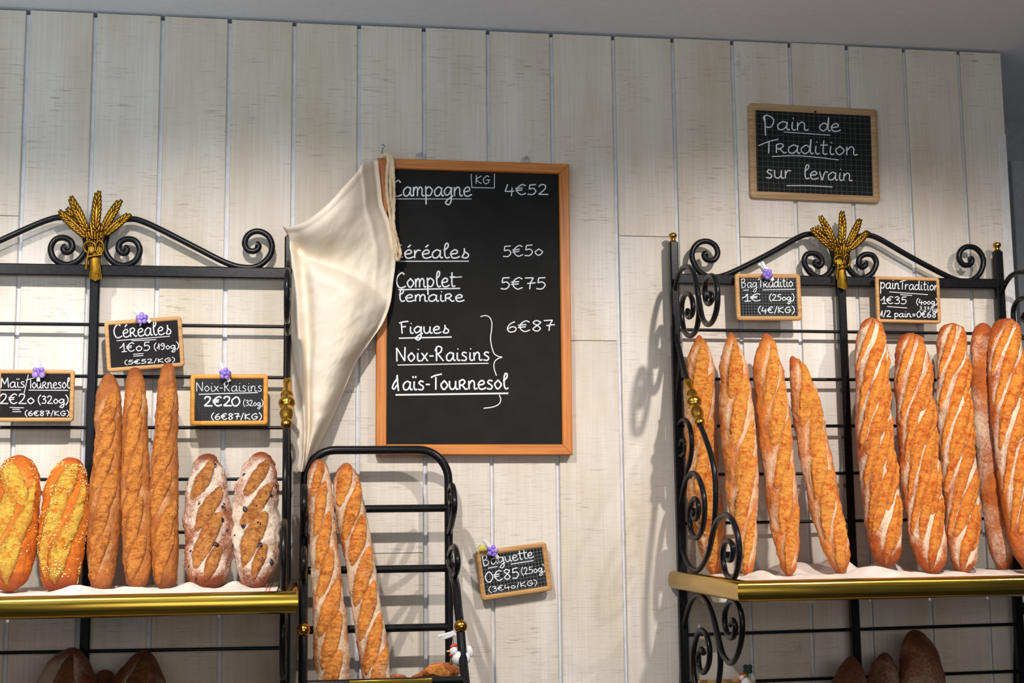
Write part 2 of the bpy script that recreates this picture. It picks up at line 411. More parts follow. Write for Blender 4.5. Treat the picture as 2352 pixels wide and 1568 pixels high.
if len(wall.data.vertices) == len(plank_id):
    at_ = wall.data.attributes.new('plank', 'FLOAT', 'POINT'); at_.data.foreach_set('value', plank_id)
else:
    at_ = wall.data.attributes.new('plank', 'FLOAT', 'POINT')
    xs = [v.co.x for v in wall.data.vertices]
    at_.data.foreach_set('value', [(int(np.searchsorted(edges, x)) * .618) % 1 for x in xs])
struct(wall)
struct(MB().box((-3.2, -4.2, ZC), (3.6, 1.6, ZC + .08)).build('ceiling', M_CEIL))
struct(MB().box((-3.2, -4.2, -.06), (3.6, 1.6, 0)).build('floor', M_FLOOR))
# end of the panelled wall, and the dim room behind it
tx0, tx1 = float(at(2306, 560)[0]), float(at(2326, 560)[0])
struct(MB().box((tx0 + .0005, .0, 0), (tx1, .06, float(at(2306, 308)[2]))).build('trim_1', M_TRIM, bevel=.002))
struct(MB().box((XE - .2, .55, 0), (3.6, .60, ZC)).build('wall_far', M_FAR))
fx = float(at(2330, 600, -.53)[0]); fz = float(at(2340, 372, -.53)[2])
struct(MB().box((fx, .515, 0), (fx + .9, .549, fz)).build('door_1', M_FARD, bevel=.003))

# ------------------------------------------------------------------ stroke handwriting
GL = {
 'a': (.98, [[(.78, .85), (.48, 1), (.12, .62), (.18, .1), (.5, .06), (.76, .5), (.8, .98), (.78, .3), (.88, .03), (1.02, .12)]]),
 'c': (.85, [[(.7, .8), (.42, 1), (.08, .5), (.35, .02), (.78, .2)]]),
 'd': (1.0, [[(.75, .8), (.42, 1), (.08, .5), (.35, .02), (.7, .4), (.82, 1.75), (.8, .4), (.9, .03), (1.04, .15)]]),
 'e': (.85, [[(.1, .48), (.58, .58), (.66, .85), (.42, 1), (.1, .62), (.22, .08), (.55, .02), (.88, .2)]]),
 'g': (.98, [[(.75, .85), (.42, 1), (.08, .55), (.3, .1), (.65, .4), (.8, .98), (.78, .2), (.76, -.5), (.52, -.92), (.2, -.72), (.45, -.35), (.95, .05)]]),
 '9': (.85, [[(.68, 1.45), (.42, 1.7), (.12, 1.3), (.35, .98), (.66, 1.2), (.7, 1.6), (.66, .6), (.45, .05), (.12, .12)]]),
 'i': (.5, [[(.22, 1), (.2, .28), (.34, .02), (.5, .12)], [(.25, 1.38), (.3, 1.48)]]),
 'j': (.5, [[(.22, 1), (.2, .28), (.34, .02), (.5, .12)], [(.1, 1.6), (.12, 1.36)], [(.38, 1.6), (.36, 1.36)]]),   # i with two dots
 'k': (.8, [[(.15, 1.75), (.12, 0)], [(.65, 1), (.15, .45), (.72, 0)]]),
 'l': (.62, [[(.1, .9), (.45, 1.3), (.48, 1.72), (.3, 1.75), (.2, 1.3), (.2, .4), (.36, .02), (.62, .12)]]),
 'm': (1.2, [[(.1, 1), (.12, 0)], [(.12, .55), (.32, 1), (.5, .8), (.5, 0)], [(.5, .55), (.74, 1), (.95, .8), (.95, .2), (1.05, .03), (1.2, .1)]]),
 'n': (.95, [[(.1, 1), (.12, 0)], [(.12, .55), (.4, 1), (.63, .8), (.64, .2), (.76, .03), (.95, .14)]]),
 'o': (.85, [[(.42, 1), (.1, .55), (.38, .02), (.75, .5), (.45, 1), (.4, 1)]]),
 'p': (.9, [[(.12, 1.1), (.16, -.9)], [(.14, .75), (.42, 1.02), (.76, .68), (.56, .1), (.16, .1)]]),
 'q': (1.02, [[(.1, 1.0), (.05, 1.55), (.35, 1.7), (.8, 1.2), (.62, .35), (.2, .3)], [(.12, 1.6), (.22, -.75)]]),              # large round p
 'r': (.68, [[(.1, 1), (.12, 0)], [(.12, .5), (.34, .95), (.62, .92)]]),
 's': (.78, [[(.66, .92), (.36, 1.02), (.2, .75), (.6, .38), (.5, .03), (.1, .08)]]),
 'S': (.85, [[(.2, .1), (.4, .6), (.42, 1.2), (.45, .8), (.78, .42), (.62, .03), (.22, .08)]]),                               # looped final s
 't': (.62, [[(.3, 1.65), (.27, .28), (.42, .02), (.6, .12)], [(.05, 1.08), (.62, 1.12)]]),
 'u': (.98, [[(.1, 1), (.12, .3), (.36, .02), (.66, .3), (.72, 1)], [(.72, .9), (.72, .25), (.82, .03), (.98, .1)]]),
 'v': (.85, [[(.08, 1), (.34, .04), (.42, .06), (.6, .95), (.9, .97)]]),
 'x': (.8, [[(.1, 1), (.72, 0)], [(.7, 1), (.08, 0)]]),
 'Q': (.95, [[(.12, 1.05), (.14, 0)], [(.12, .95), (.45, 1.12), (.66, .85), (.4, .52), (.16, .5), (.45, .4), (.7, .04), (.92, .1)]]),   # small capital r
 'B': (1.1, [[(.12, 1.75), (.16, 0)], [(.1, 1.6), (.5, 1.75), (.7, 1.4), (.4, .95), (.16, .9)], [(.3, .95), (.8, .75), (.78, .2), (.4, -.02), (.1, .02)]]),
 'C': (1.1, [[(.92, 1.5), (.65, 1.72), (.22, 1.3), (.1, .7), (.3, .1), (.65, .0), (1.05, .18)]]),
 'F': (.95, [[(.22, 1.65), (.3, 0)], [(.0, 1.5), (.4, 1.68), (.95, 1.75)], [(.22, .95), (.7, 1.02)]]),
 'G': (1.1, [[(.92, 1.45), (.6, 1.68), (.12, .9), (.4, .05), (.85, .3), (.9, .8)], [(.5, .82), (1.05, .84)]]),
 'K': (1.0, [[(.15, 1.75), (.15, 0)], [(.85, 1.65), (.17, .85), (.9, 0)]]),
 'M': (1.3, [[(.1, 0), (.2, 1.7)], [(.2, 1.7), (.6, .6)], [(.6, .6), (1.05, 1.75)], [(1.05, 1.75), (1.15, 0)]]),
 'W': (1.0, [[(.5, .9), (.5, 1.75), (.55, .8), (.62, -.1)], [(.5, 1.35), (.15, .75), (.02, .3), (.2, .15), (.48, .6)]]),          # fancy half hidden m
 'N': (1.15, [[(.12, 0), (.1, 1.65)], [(.1, 1.65), (.9, .05)], [(.9, .05), (.95, 1.75)]]),
 'R': (1.1, [[(.2, 1.6), (.2, 0)], [(.05, 1.2), (.3, 1.75), (.72, 1.6), (.6, 1.05), (.2, .85)], [(.3, .9), (.9, 0)]]),
 'T': (.9, [[(.5, 1.45), (.48, 0)], [(0, 1.4), (.4, 1.62), (1.1, 1.8)]]),
 '0': (1.0, [[(.5, 1.7), (.12, 1.0), (.25, .15), (.6, .05), (.9, .8), (.72, 1.55), (.45, 1.7)]]),
 'z': (.85, [[(.42, 1), (.1, .55), (.38, .02), (.75, .5), (.45, 1), (.4, 1)]]),
 '1': (.75, [[(.02, .75), (.3, 1.1), (.5, 1.75)], [(.5, 1.75), (.5, .02)], [(.22, 0), (.8, .05)]]),
 'I': (.6, [[(.02, .3), (.25, .9), (.42, 1.7)], [(.42, 1.7), (.4, .02)]]),
 '2': (.95, [[(.12, 1.3), (.3, 1.7), (.68, 1.55), (.6, .9), (.1, .06)], [(.1, .06), (.92, .05)]]),
 '3': (.85, [[(.12, 1.5), (.45, 1.7), (.68, 1.35), (.32, .95)], [(.32, .95), (.72, .7), (.6, .1), (.1, .1)]]),
 '4': (.95, [[(.3, 1.75), (.08, .55)], [(.08, .55), (.85, .6)], [(.68, 1.2), (.62, -.25)]]),
 '5': (.9, [[(.78, 1.7), (.25, 1.66)], [(.25, 1.66), (.18, .95)], [(.18, .95), (.55, 1.05), (.76, .6), (.5, .05), (.06, .1)]]),
 '6': (.95, [[(.72, 1.65), (.35, 1.3), (.12, .6), (.3, .05), (.7, .15), (.78, .65), (.5, .85), (.18, .55)]]),
 '7': (.95, [[(.1, 1.65), (.78, 1.68)], [(.78, 1.68), (.55, .9), (.48, 0)], [(.28, .85), (.95, .95)]]),
 '8': (.9, [[(.7, 1.5), (.4, 1.7), (.18, 1.35), (.5, .9), (.72, .4), (.45, .02), (.14, .35), (.42, .85), (.75, 1.35), (.68, 1.55)]]),
 'E': (1.0, [[(.9, 1.5), (.6, 1.7), (.2, 1.2), (.18, .5), (.5, .02), (.92, .25)], [(.0, 1.05), (.65, 1.12)], [(.0, .7), (.6, .78)]]),   # euro sign
 '(': (.55, [[(.5, 2.0), (.18, 1.3), (.15, .5), (.45, -.35)]]),
 ')': (.55, [[(.08, 2.0), (.4, 1.3), (.42, .5), (.1, -.35)]]),
 '/': (.6, [[(.5, 1.9), (.1, -.2)]]),
 '-': (.6, [[(.08, .62), (.5, .62)]]), '.': (.35, [[(.12, .03), (.17, .1)]]), ',': (.35, [[(.2, .15), (.1, -.25)]]),
 '=': (.9, [[(.15, .85), (.7, .85)], [(.15, .4), (.7, .4)]]), ' ': (.55, []),
}
ACC = {'é': ('e', [[(.35, 1.3), (.62, 1.62)]])}
def stroke(mb, pts_px, d, wpx, smooth=True):
    P = np.asarray(pts_px, float)
    if smooth and len(P) > 2: P = catmull(P, 6)
    W = np.array([at(x, y, d) for x, y in P])
    mb.tube(W, wpx * .44 / ppm(d), 6, flat=.28)
def word(mb, text, p0, p1, xh, d, wpx):
    adv = sum((GL[ACC[c][0]] if c in ACC else GL[c])[0] for c in text)
    p0, p1 = np.array(p0, float), np.array(p1, float)
    ex = (p1 - p0) / adv
    dirn = (p1 - p0) / np.linalg.norm(p1 - p0)
    ey = np.array([dirn[1], -dirn[0]]) * xh
    x = 0.0
    for c in text:
        g = GL[ACC[c][0]] if c in ACC else GL[c]
        st = list(g[1]) + (ACC[c][1] if c in ACC else [])
        for s_ in st:
            stroke(mb, [p0 + ex * (x + q[0]) + ey * q[1] for q in s_], d, wpx)
        x += g[0]

# ------------------------------------------------------------------ chalkboards and slates
def ring_frame(mb, c, ex, ey, W, Hh, fw, r, t):                     # rounded frame with a chamfered edge; ex, ey unit; front looks to -y
    def outline(w_, h_, rr, n=6):
        pts = []
        for (sx, sy, a0) in ((1, 1, 0), (-1, 1, 90), (-1, -1, 180), (1, -1, 270)):
            for k in range(n + 1):
                a = math.radians(a0 + 90 * k / n)
                pts.append((sx * (w_ / 2 - rr) + rr * math.cos(a), sy * (h_ / 2 - rr) + rr * math.sin(a)))
        return pts
    ch = .0014
    loops = [(W, Hh, r, 0), (W, Hh, r, t - ch), (W - 2 * ch, Hh - 2 * ch, max(r - ch, .0005), t), (W - 2 * fw + 2 * ch, Hh - 2 * fw + 2 * ch, .0009, t), (W - 2 * fw, Hh - 2 * fw, .0006, t - ch), (W - 2 * fw, Hh - 2 * fw, .0006, 0)]
    V = []; n = None
    for (w_, h_, rr, q) in loops:
        o = outline(w_, h_, rr); n = len(o)
        V += [c + ex * x + ey * y + np.array([0, -q, 0]) for x, y in o]
    Fc = []
    L = len(loops)
    for i in range(L):
        j = (i + 1) % L
        Fc += [(i * n + k, i * n + (k + 1) % n, j * n + (k + 1) % n, j * n + k) for k in range(n)]
    mb.add(V, Fc)
def board_axes(cor, d):
    W = [at(x, y, d) for x, y in cor]                               # TL TR BR BL
    c = sum(W) / 4; ex = (W[1] - W[0] + W[2] - W[3]) / 2; ey = (W[0] - W[3] + W[1] - W[2]) / 2
    w_, h_ = np.linalg.norm(ex), np.linalg.norm(ey); ex = ex / w_
    ey = ey - ex * ey.dot(ex); ey /= np.linalg.norm(ey)
    return c, ex, ey, w_, h_
def slate(cor, fpx, d, t, label, cat, mframe, mpanel, group=None, corner=.007, name='price_slate'):
    c, ex, ey, W, Hh = board_axes(cor, d)
    root = empty(name, c + np.array([0, t, 0]), label, cat, group)
    fw = fpx / ppm(d)
    cb = c + np.array([0, t, 0])
    mb = MB(); ring_frame(mb, cb, ex, ey, W, Hh, fw, corner, t); mb.build('frame', mframe, root, sharp=50)
    pw, ph = W - 2 * fw + .003, Hh - 2 * fw + .003
    V = []
    for q in (t * .25, t * .72):
        for sx, sy in ((-1, -1), (1, -1), (1, 1), (-1, 1)): V.append(cb + ex * sx * pw / 2 + ey * sy * ph / 2 + np.array([0, -q, 0]))
    p = MB().add(V, [(0, 1, 2, 3), (7, 6, 5, 4), (0, 4, 5, 1), (1, 5, 6, 2), (2, 6, 7, 3), (3, 7, 4, 0)]).build('writing_panel', mpanel, root)
    uv = p.data.uv_layers.new(name='UVMap'); rl = root_loc(root)
    for lp in p.data.loops:
        v = np.array(p.data.vertices[lp.vertex_index].co) + rl - cb
        uv.data[lp.index].uv = (float(v.dot(ex)) + .5, float(v.dot(ey)) + .5)
    return root, d - t * .28 + .0003
def chalk(root, mb, name='chalk_writing'): return mb.build(name, M_CHALK, root, sharp=60)

# big chalkboard (mitred pine frame: four rails)
DB = .024
cor = [(864, 361), (1305.8, 377.5), (1317, 1043), (866, 1046)]
c, ex, ey, W, Hh = board_axes(cor, DB)
board = empty('chalkboard', c + np.array([0, DB, 0]), 'tall black chalkboard in a pine frame, price list per kilo, hung on the wall', 'chalkboard')
fw = 24.5 / ppm(DB); cb = c + np.array([0, DB - .002, 0]); T = DB - .002
for (nm, ax, ay, half, oth, mat) in (('frame_rail', ex, ey, W / 2, Hh / 2, M_PINEX), ('frame_rail', ex, -ey, W / 2, Hh / 2, M_PINEX), ('frame_stile', ey, ex, Hh / 2, W / 2, M_PINE), ('frame_stile', ey, -ex, Hh / 2, W / 2, M_PINE)):
    V = []
    g = .0004
    for q, ins in ((0, 0), (T - .002, 0), (T, .002)):
        for s_ in (-1, 1): V.append(cb + ax * s_ * (half - ins - g) + ay * (oth - ins) + np.array([0, -q, 0]))
    for q, ins in ((T, -.002), (T - .003, 0), (0, 0)):
        for s_ in (-1, 1): V.append(cb + ax * s_ * (half - fw - ins - g) + ay * (oth - fw - ins) + np.array([0, -q, 0]))
    Fc = [(2 * i, 2 * i + 1, (2 * i + 3) % 12, (2 * i + 2) % 12) for i in range(6)] + [tuple(range(0, 12, 2)), tuple(range(11, 0, -2))]
    MB().add(V, Fc).build(nm, mat, board, sharp=25)
V = []
for q in (.004, T - .007):
    for sx, sy in ((-1, -1), (1, -1), (1, 1), (-1, 1)): V.append(cb + ex * sx * (W / 2 - fw + .001) + ey * sy * (Hh / 2 - fw + .001) + np.array([0, -q, 0]))
p = MB().add(V, [(0, 1, 2, 3), (7, 6, 5, 4), (0, 4, 5, 1), (1, 5, 6, 2), (2, 6, 7, 3), (3, 7, 4, 0)]).build('writing_panel', M_BOARD, board)
uv = p.data.uv_layers.new(name='UVMap')
for lp in p.data.loops:
    v = p.data.vertices[lp.vertex_index].co; uv.data[lp.index].uv = (v.x, v.z)
dw = DB - .002 - .007 + .0023
def zA(P): return [(890 + x / 5.6, 380 + y / 5.6) for x, y in P]
def zB(P): return [(890 + x / 4.612, 610 + y / 4.612) for x, y in P]
mb = MB()
word(mb, 'Campagne', (899, 450.5), (1083, 450.5), 21, dw, 4.2)
stroke(mb, [(900, 456.5), (1083, 456.8)], dw, 2.2)
chalk(board, mb)
mb = MB()
stroke(mb, [(1082, 399), (1083.7, 430.5)], dw, 2.4); stroke(mb, [(1083.7, 430.5), (1135.5, 431.8)], dw, 2.4); stroke(mb, [(1135.5, 431.8), (1136, 399)], dw, 2.4)
word(mb, 'KG', (1091, 421.5), (1126, 422.5), 11, dw, 2.6); chalk(board, mb)
for txt, a, b, xh, wd in (('4E52', (1158, 447), (1260, 447), 13.6, 3.6), ('5E5z', (1154, 590), (1249, 586), 14.5, 3.4), ('5E75', (1148, 664), (1256, 664), 15.6, 3.8), ('6E87', (1162, 763), (1275, 759), 14.4, 3.6)):
    mb = MB(); word(mb, txt, a, b, xh, dw, wd); chalk(board, mb)
mb = MB(); word(mb, 'CéréaleS', (898, 593), (1078, 592.5), 19, dw, 4.4); stroke(mb, [(905, 599.8), (1077, 599.6)], dw, 3.2); chalk(board, mb)
mb = MB(); word(mb, 'Complet', (909, 661), (1046, 658), 20, dw, 4.4); stroke(mb, zB([(690, 125), (790, 118)]), dw, 3); stroke(mb, [(915, 665.3), (1057, 662)], dw, 4); chalk(board, mb)
mb = MB(); word(mb, 'lemaiQe', (914, 692), (1066, 692), 15.5, dw, 4.2); chalk(board, mb)
mb = MB(); word(mb, 'FigueS', (917, 766), (1032, 765), 16, dw, 4.2); stroke(mb, [(916, 776.5), (1037.5, 773.7)], dw, 4); chalk(board, mb)
mb = MB(); word(mb, 'Noix-Raisins', (909, 830), (1126, 827.5), 19, dw, 4.4); stroke(mb, [(913, 838), (1122, 834)], dw, 3); chalk(board, mb)
mb = MB(); word(mb, 'Wajs-Touqnesol'.replace('q', 'Q'), (901, 896), (1168, 893), 20, dw, 4.8); stroke(mb, [(908.4, 906.6), (1167.5, 903)], dw, 5); chalk(board, mb)
mb = MB()
stroke(mb, zB([(985, 540), (1030, 528), (1080, 545), (1105, 600), (1102, 680), (1092, 770), (1105, 860), (1130, 930), (1170, 958), (1215, 968)]), dw, 3)
stroke(mb, zB([(1215, 968), (1160, 990), (1130, 1030), (1130, 1090), (1155, 1165)]), dw, 3)
stroke(mb, zB([(1185, 1368), (1200, 1420), (1180, 1465), (1120, 1495), (1018, 1510)]), dw, 3)
chalk(board, mb)

S_FINE = mat_slate('grid_slate', .0064, .20); S_BIG = mat_slate('wide_grid_slate', .0122, .085); S_BAG = mat_slate('small_grid_slate', .0070, .22)
S_FAINT = mat_slate('faint_grid_slate', .0062, .03, (40, 40, 42)); S_PLAIN = mat_slate('plain_slate', .0056, .008, (22, 20, 21))

def zC(P): return [(230 + x / 9.8, 700 + y / 9.8) for x, y in P]
r, d = slate([(237.6, 738.3), (416.2, 725), (423.9, 841.3), (246.8, 854)], 9.2, .062, .007, 'small tilted slate priced 1€05 behind the three thin seeded baguettes', 'price slate', M_BEECH, S_PLAIN)
mb = MB(); word(mb, 'CéQéaleS', (261, 776), (394, 767), 18, d, 3.2)
for a in ([(370, 805), (1570, 705)], [(710, 808), (1260, 780)]): stroke(mb, zC(a), d, 2)
chalk(r, mb); mb = MB(); word(mb, '1Ez5', (275, 808), (347, 804.5), 11.5, d, 2.6)
for a in ([(745, 1110), (975, 1095)], [(745, 1155), (970, 1138)]): stroke(mb, zC(a), d, 2)
word(mb, '(I9zg)', (353, 803.5), (412, 800), 8.2, d, 2.2); chalk(r, mb)
mb = MB(); word(mb, '(5E52/KG)', (285, 837), (403, 830), 5.4, d, 2); chalk(r, mb)

def zD(P): return [(x / 9.225, 810 + y / 9.225) for x, y in P]
r, d = slate([(-10, 848.5), (170, 848.5), (169.5, 968), (-9, 968)], 9.2, .062, .007, 'slate with a maize and sunflower price, cut off by the left edge of the photo', 'price slate', M_BEECH, S_PLAIN)
mb = MB(); word(mb, 'Majs', (1, 890), (58, 889.5), 13, d, 2.4); stroke(mb, [(65, 860.4), (55.3, 903)], d, 2)
stroke(mb, zD([(650, 545), (650, 755)]), d, 2.2); stroke(mb, zD([(545, 580), (780, 515)]), d, 2.2); word(mb, 'ouQnesol', (73, 891.5), (161, 891.5), 13.5, d, 2.4)
for a in ([(-40, 790), (445, 785)], [(605, 790), (1445, 795)]): stroke(mb, zD(a), d, 2.2)
chalk(r, mb); mb = MB(); word(mb, '2E2z', (-1, 927), (80, 927), 13.2, d, 3)
for a in ([(205, 1155), (510, 1165)], [(260, 1195), (420, 1200)], [(265, 1245), (450, 1245)]): stroke(mb, zD(a), d, 2)
word(mb, '(32zg)', (86, 926.5), (158, 926.5), 10.2, d, 2.6); chalk(r, mb)
mb = MB(); word(mb, '(6E87/KG)', (56, 954.5), (160, 954.5), 6.6, d, 2.2); chalk(r, mb)

def zE(P): return [(420 + x / 9.8, 830 + y / 9.8) for x, y in P]
r, d = slate([(436.8, 859.5), (614.9, 859), (615.4, 975.4), (436.8, 976.5)], 10, .062, .007, 'slate in a bright orange frame above the two floury walnut loaves', 'price slate', M_ORANGE, S_FAINT)
mb = MB(); word(mb, 'Noix-Raisins', (450, 898.5), (603, 898.5), 12.5, d, 2); stroke(mb, [(456.7, 905.3), (592.4, 901.2)], d, 2.6); chalk(r, mb)
mb = MB(); word(mb, '2E2', (467, 932.5), (533, 932), 12.6, d, 4.4); word(mb, '0', (530, 932), (553, 932), 12.2, d, 4.2); word(mb, '(32zg)', (558, 931.5), (605, 932), 7.6, d, 2); chalk(r, mb)
mb = MB(); word(mb, '(6E87/KG)', (484, 963), (602, 963), 8, d, 2.8); chalk(r, mb)

def zF(P): return [(1670 + x / 9.8, 590 + y / 9.8) for x, y in P]
r, d = slate([(1691, 628), (1841.5, 629), (1840, 735.2), (1690, 735)], 10.5, .062, .007, 'gridded slate priced 1€ hung above the four pointed baguettes', 'price slate', M_BEECH, S_FINE)
mb = MB(); word(mb, 'Bag.', (1702, 660), (1744, 660), 11.5, d, 2); word(mb, 'TQaditio', (1741, 660), (1822, 658.5), 12.5, d, 2.6)
for a in ([(365, 748), (490, 742)], [(800, 740), (1525, 728)]): stroke(mb, zF(a), d, 2.2)
chalk(r, mb); mb = MB(); word(mb, '1E', (1704, 692), (1749, 691), 9.8, d, 2.8); word(mb, '(25zg)', (1766, 690), (1825, 690), 8.2, d, 2.6); chalk(r, mb)
mb = MB(); word(mb, '(4E/KG)', (1740, 718.5), (1826, 718.5), 8.2, d, 2.6); chalk(r, mb)

def zG(P): return [(2000 + x / 12.06, 620 + y / 12.06) for x, y in P]
r, d = slate([(2013, 633.7), (2161, 637.8), (2159.6, 742.7), (2014, 739.8)], 8.4, .062, .007, 'slate priced 1€35 hung above the thick floury loaves on the right', 'price slate', M_BEECH, S_PLAIN)
mb = MB(); word(mb, 'pain', (2021, 662), (2067, 664), 13.5, d, 2.8); word(mb, 'Tradition', (2066, 664.5), (2158, 667), 12, d, 2.6)
for a in ([(515, 605), (1580, 680)], [(815, 680), (1145, 705)]): stroke(mb, zG(a), d, 2.2)
chalk(r, mb); mb = MB(); word(mb, '1E35', (2022, 697), (2084, 698), 9.6, d, 2.6); stroke(mb, zG([(455, 1010), (1005, 1050)]), d, 2.2)
word(mb, '(4zzg)', (2104, 699), (2154, 699), 7.2, d, 2.4); word(mb, '3,37/kg', (2111, 711.5), (2154, 714), 4.8, d, 1.6); chalk(r, mb)
mb = MB(); word(mb, 'I/2 pain=0E68', (2021, 727), (2151, 729), 8.2, d, 2.6); chalk(r, mb)

def zH(P): return [(1710 + x / 6.03, 220 + y / 6.03) for x, y in P]
r, d = slate([(1719, 235.5), (2014, 251.5), (2022.6, 465.4), (1725.8, 454)], 17, .012, .010, 'large gridded slate high on the wall over the right rack', 'slate', M_OLDWOOD, S_BIG, corner=.009, name='wall_slate')
mb = MB(); word(mb, 'qain', (1752, 297), (1857, 300), 19, d, 4); word(mb, 'de', (1880, 300.5), (1930, 302), 18, d, 4); stroke(mb, [(1800, 303), (1907, 310.4)], d, 2.8); chalk(r, mb)
mb = MB(); stroke(mb, zH([(195, 690), (330, 635), (470, 600)]), d, 3.4); stroke(mb, zH([(340, 640), (335, 795)]), d, 4); word(mb, 'Qadition', (1779, 351), (1970, 357), 19.5, d, 3.8)
stroke(mb, zH([(380, 840), (700, 828), (1000, 850), (1305, 888)]), d, 2.8); chalk(r, mb)
mb = MB(); word(mb, 'sur', (1757, 409), (1818, 410), 19, d, 3.8); word(mb, 'levain', (1844, 410), (1958, 416), 18, d, 3.8); stroke(mb, zH([(580, 1243), (900, 1245), (1218, 1262)]), d, 2.8); chalk(r, mb)
MB().sphere(at(1872.5, 256.5, .0125), .0024, 10, 6).build('nail_head', M_IRON, r)

def zI(P): return [(1040 + x / 7.129, 1200 + y / 7.129) for x, y in P]
r, d = slate([(1092, 1267), (1254.6, 1243.5), (1269.3, 1355.7), (1106, 1379.5)], 11.5, .022, .007, 'tilted gridded slate priced 0€85 pinned to the wall right of the small stand', 'price slate', M_BEECH, S_BAG)
mb = MB(); word(mb, 'Baguette', (1109, 1299), (1226, 1280), 13, d, 2.8)
for a in ([(575, 745), (730, 715)], [(945, 680), (1325, 620)]): stroke(mb, zI(a), d, 2.6)
chalk(r, mb); mb = MB(); word(mb, '0E85', (1114, 1337.5), (1195, 1326), 13.6, d, 3.2); word(mb, '(25zg)', (1197, 1320), (1254, 1311), 8.8, d, 2.4); chalk(r, mb)
mb = MB(); word(mb, '(3E4z/KG)', (1122, 1360), (1235, 1342), 6.6, d, 2.2); chalk(r, mb)

slate([(1603, 1562), (1738, 1559), (1740, 1662), (1604, 1668)], 9, .062, .007, 'slate peeping in at the bottom edge under the right rack shelf', 'price slate', M_BEECH, S_PLAIN)

# ------------------------------------------------------------------ clothes pegs with a bead flower
def peg(p_top, p_bot, pf, d, label, flower='flower', wpx=8, mat=None, cat='clothes peg'):
    a, b = at(*p_top, d), at(*p_bot, d); f = at(*pf, d + .010)
    root = empty('clothes_peg', b, label, cat, None)
    ax = (a - b) / np.linalg.norm(a - b); wd = wpx / ppm(d)
    sd = np.cross(ax, (0, 1, 0))
    for q, tilt in ((.0, .0), (-.0095, .004)):                      # front and back leg
        MB().bar(b + np.array([0, -q - .004, 0]), a + np.array([0, -q - .004 - (.006 if q == 0 else -.004), 0]), wd, .0042, .2, sd).build('peg_leg', mat or M_PEG, root)
    m_ = a * .45 + b * .55 + np.array([0, -.001, 0])
    ang = np.linspace(0, 2 * math.pi * 3, 40)
    MB().tube([m_ + sd * (wd * .62 * (k / 39 * 2 - 1)) + ax * .0028 * math.cos(t_) + np.array([0, .0028 * math.sin(t_), 0]) for k, t_ in enumerate(ang)], .0006, 6).build('spring', M_STEEL, root)
    if flower == 'flower':
        r0 = .0062; off = random.random()
        fl = MB().sphere(f + np.array([0, -.003, 0]), .0042, 12, 8).build('flower_bead', M_VIOLET, root)
        for k in range(5):
            t_ = 2 * math.pi * (k + off) / 5
            MB().ell(f + np.array([math.cos(t_) * .0074, 0, math.sin(t_) * .0074]), [(r0 * .85, 0, 0), (0, .0042, 0), (0, 0, r0 * .85)], 12, 8).build('petal', M_VIOLET, fl)
    elif flower == 'bow':
        fl = MB().ell(f + np.array([0, -.002, 0]), [(.003, 0, 0), (0, .003, 0), (0, 0, .008)], 10, 8).build('butterfly_body', M_VIOLET, root)
        for sx, sz, rr in ((-1, 1, .0046), (1, 1, .0046), (-1, -1, .0062), (1, -1, .0062)):
            MB().ell(f + np.array([sx * .0066, 0, sz * .0052 - .001]), [(rr, 0, 0), (0, .0036, 0), (0, 0, rr * 1.05)], 12, 8).build('wing', M_VIOLET, fl)
    return root
peg((307, 712), (346, 740), (326, 731), .064, 'white peg with a violet bead flower clipped on the tilted 1€05 slate')
peg((89, 820), (89, 876), (88.5, 853), .064, 'white peg with a violet bead butterfly at the far left of the photo', 'bow', 7.5)
peg((505, 832), (527, 876), (517, 858), .064, 'white peg with a violet bead flower on the orange framed slate')
peg((1746, 603), (1774, 645), (1763, 629), .064, 'white peg with a violet bead flower above the four pointed baguettes')
r = peg((1112, 1240), (1143, 1281), (1131, 1265), .024, 'white peg with a violet flower and yellow leaf on the wall slate priced 0€85')
f = at(1108, 1259, .03)
MB().ell(f, [(.009, 0, .002), (0, .0016, 0), (-.0015, 0, .0055)], 10, 6).build('leaf', M_LIME, r)

# hen ornaments on pegs
def hen(root, c, s, face=-1, deco=None):
    c = np.asarray(c)
    body = MB().ell(c, [(.014 * s, 0, 0), (0, .008 * s, 0), (0, 0, .011 * s)], 14, 10)
    body.ell(c + np.array([face * .011 * s, 0, .011 * s]), [(.006 * s, 0, 0), (0, .0052 * s, 0), (0, 0, .0075 * s)], 12, 8)
    body.ell(c + np.array([-face * .013 * s, 0, .010 * s]), [(.004 * s, 0, .003 * s), (0, .003 * s, 0), (-.003 * s, 0, .008 * s)], 10, 8)
    hb = body.build('hen_body', M_WHITE, root)
    cm = MB()
    for k in range(3): cm.sphere(c + np.array([face * (.008 + .003 * k) * s, -.001, (.0195 - .001 * k) * s]), .0026 * s, 10, 6)
    cm.sphere(c + np.array([face * .016 * s, -.003 * s, .0055 * s]), .0022 * s, 10, 6)
    cm.build('comb', M_RED, hb)
    MB().ell(c + np.array([face * .018 * s, 0, .011 * s]), [(.004 * s, 0, 0), (0, .0015 * s, 0), (0, 0, .0015 * s)], 8, 6).build('beak', M_YELLOW, hb)
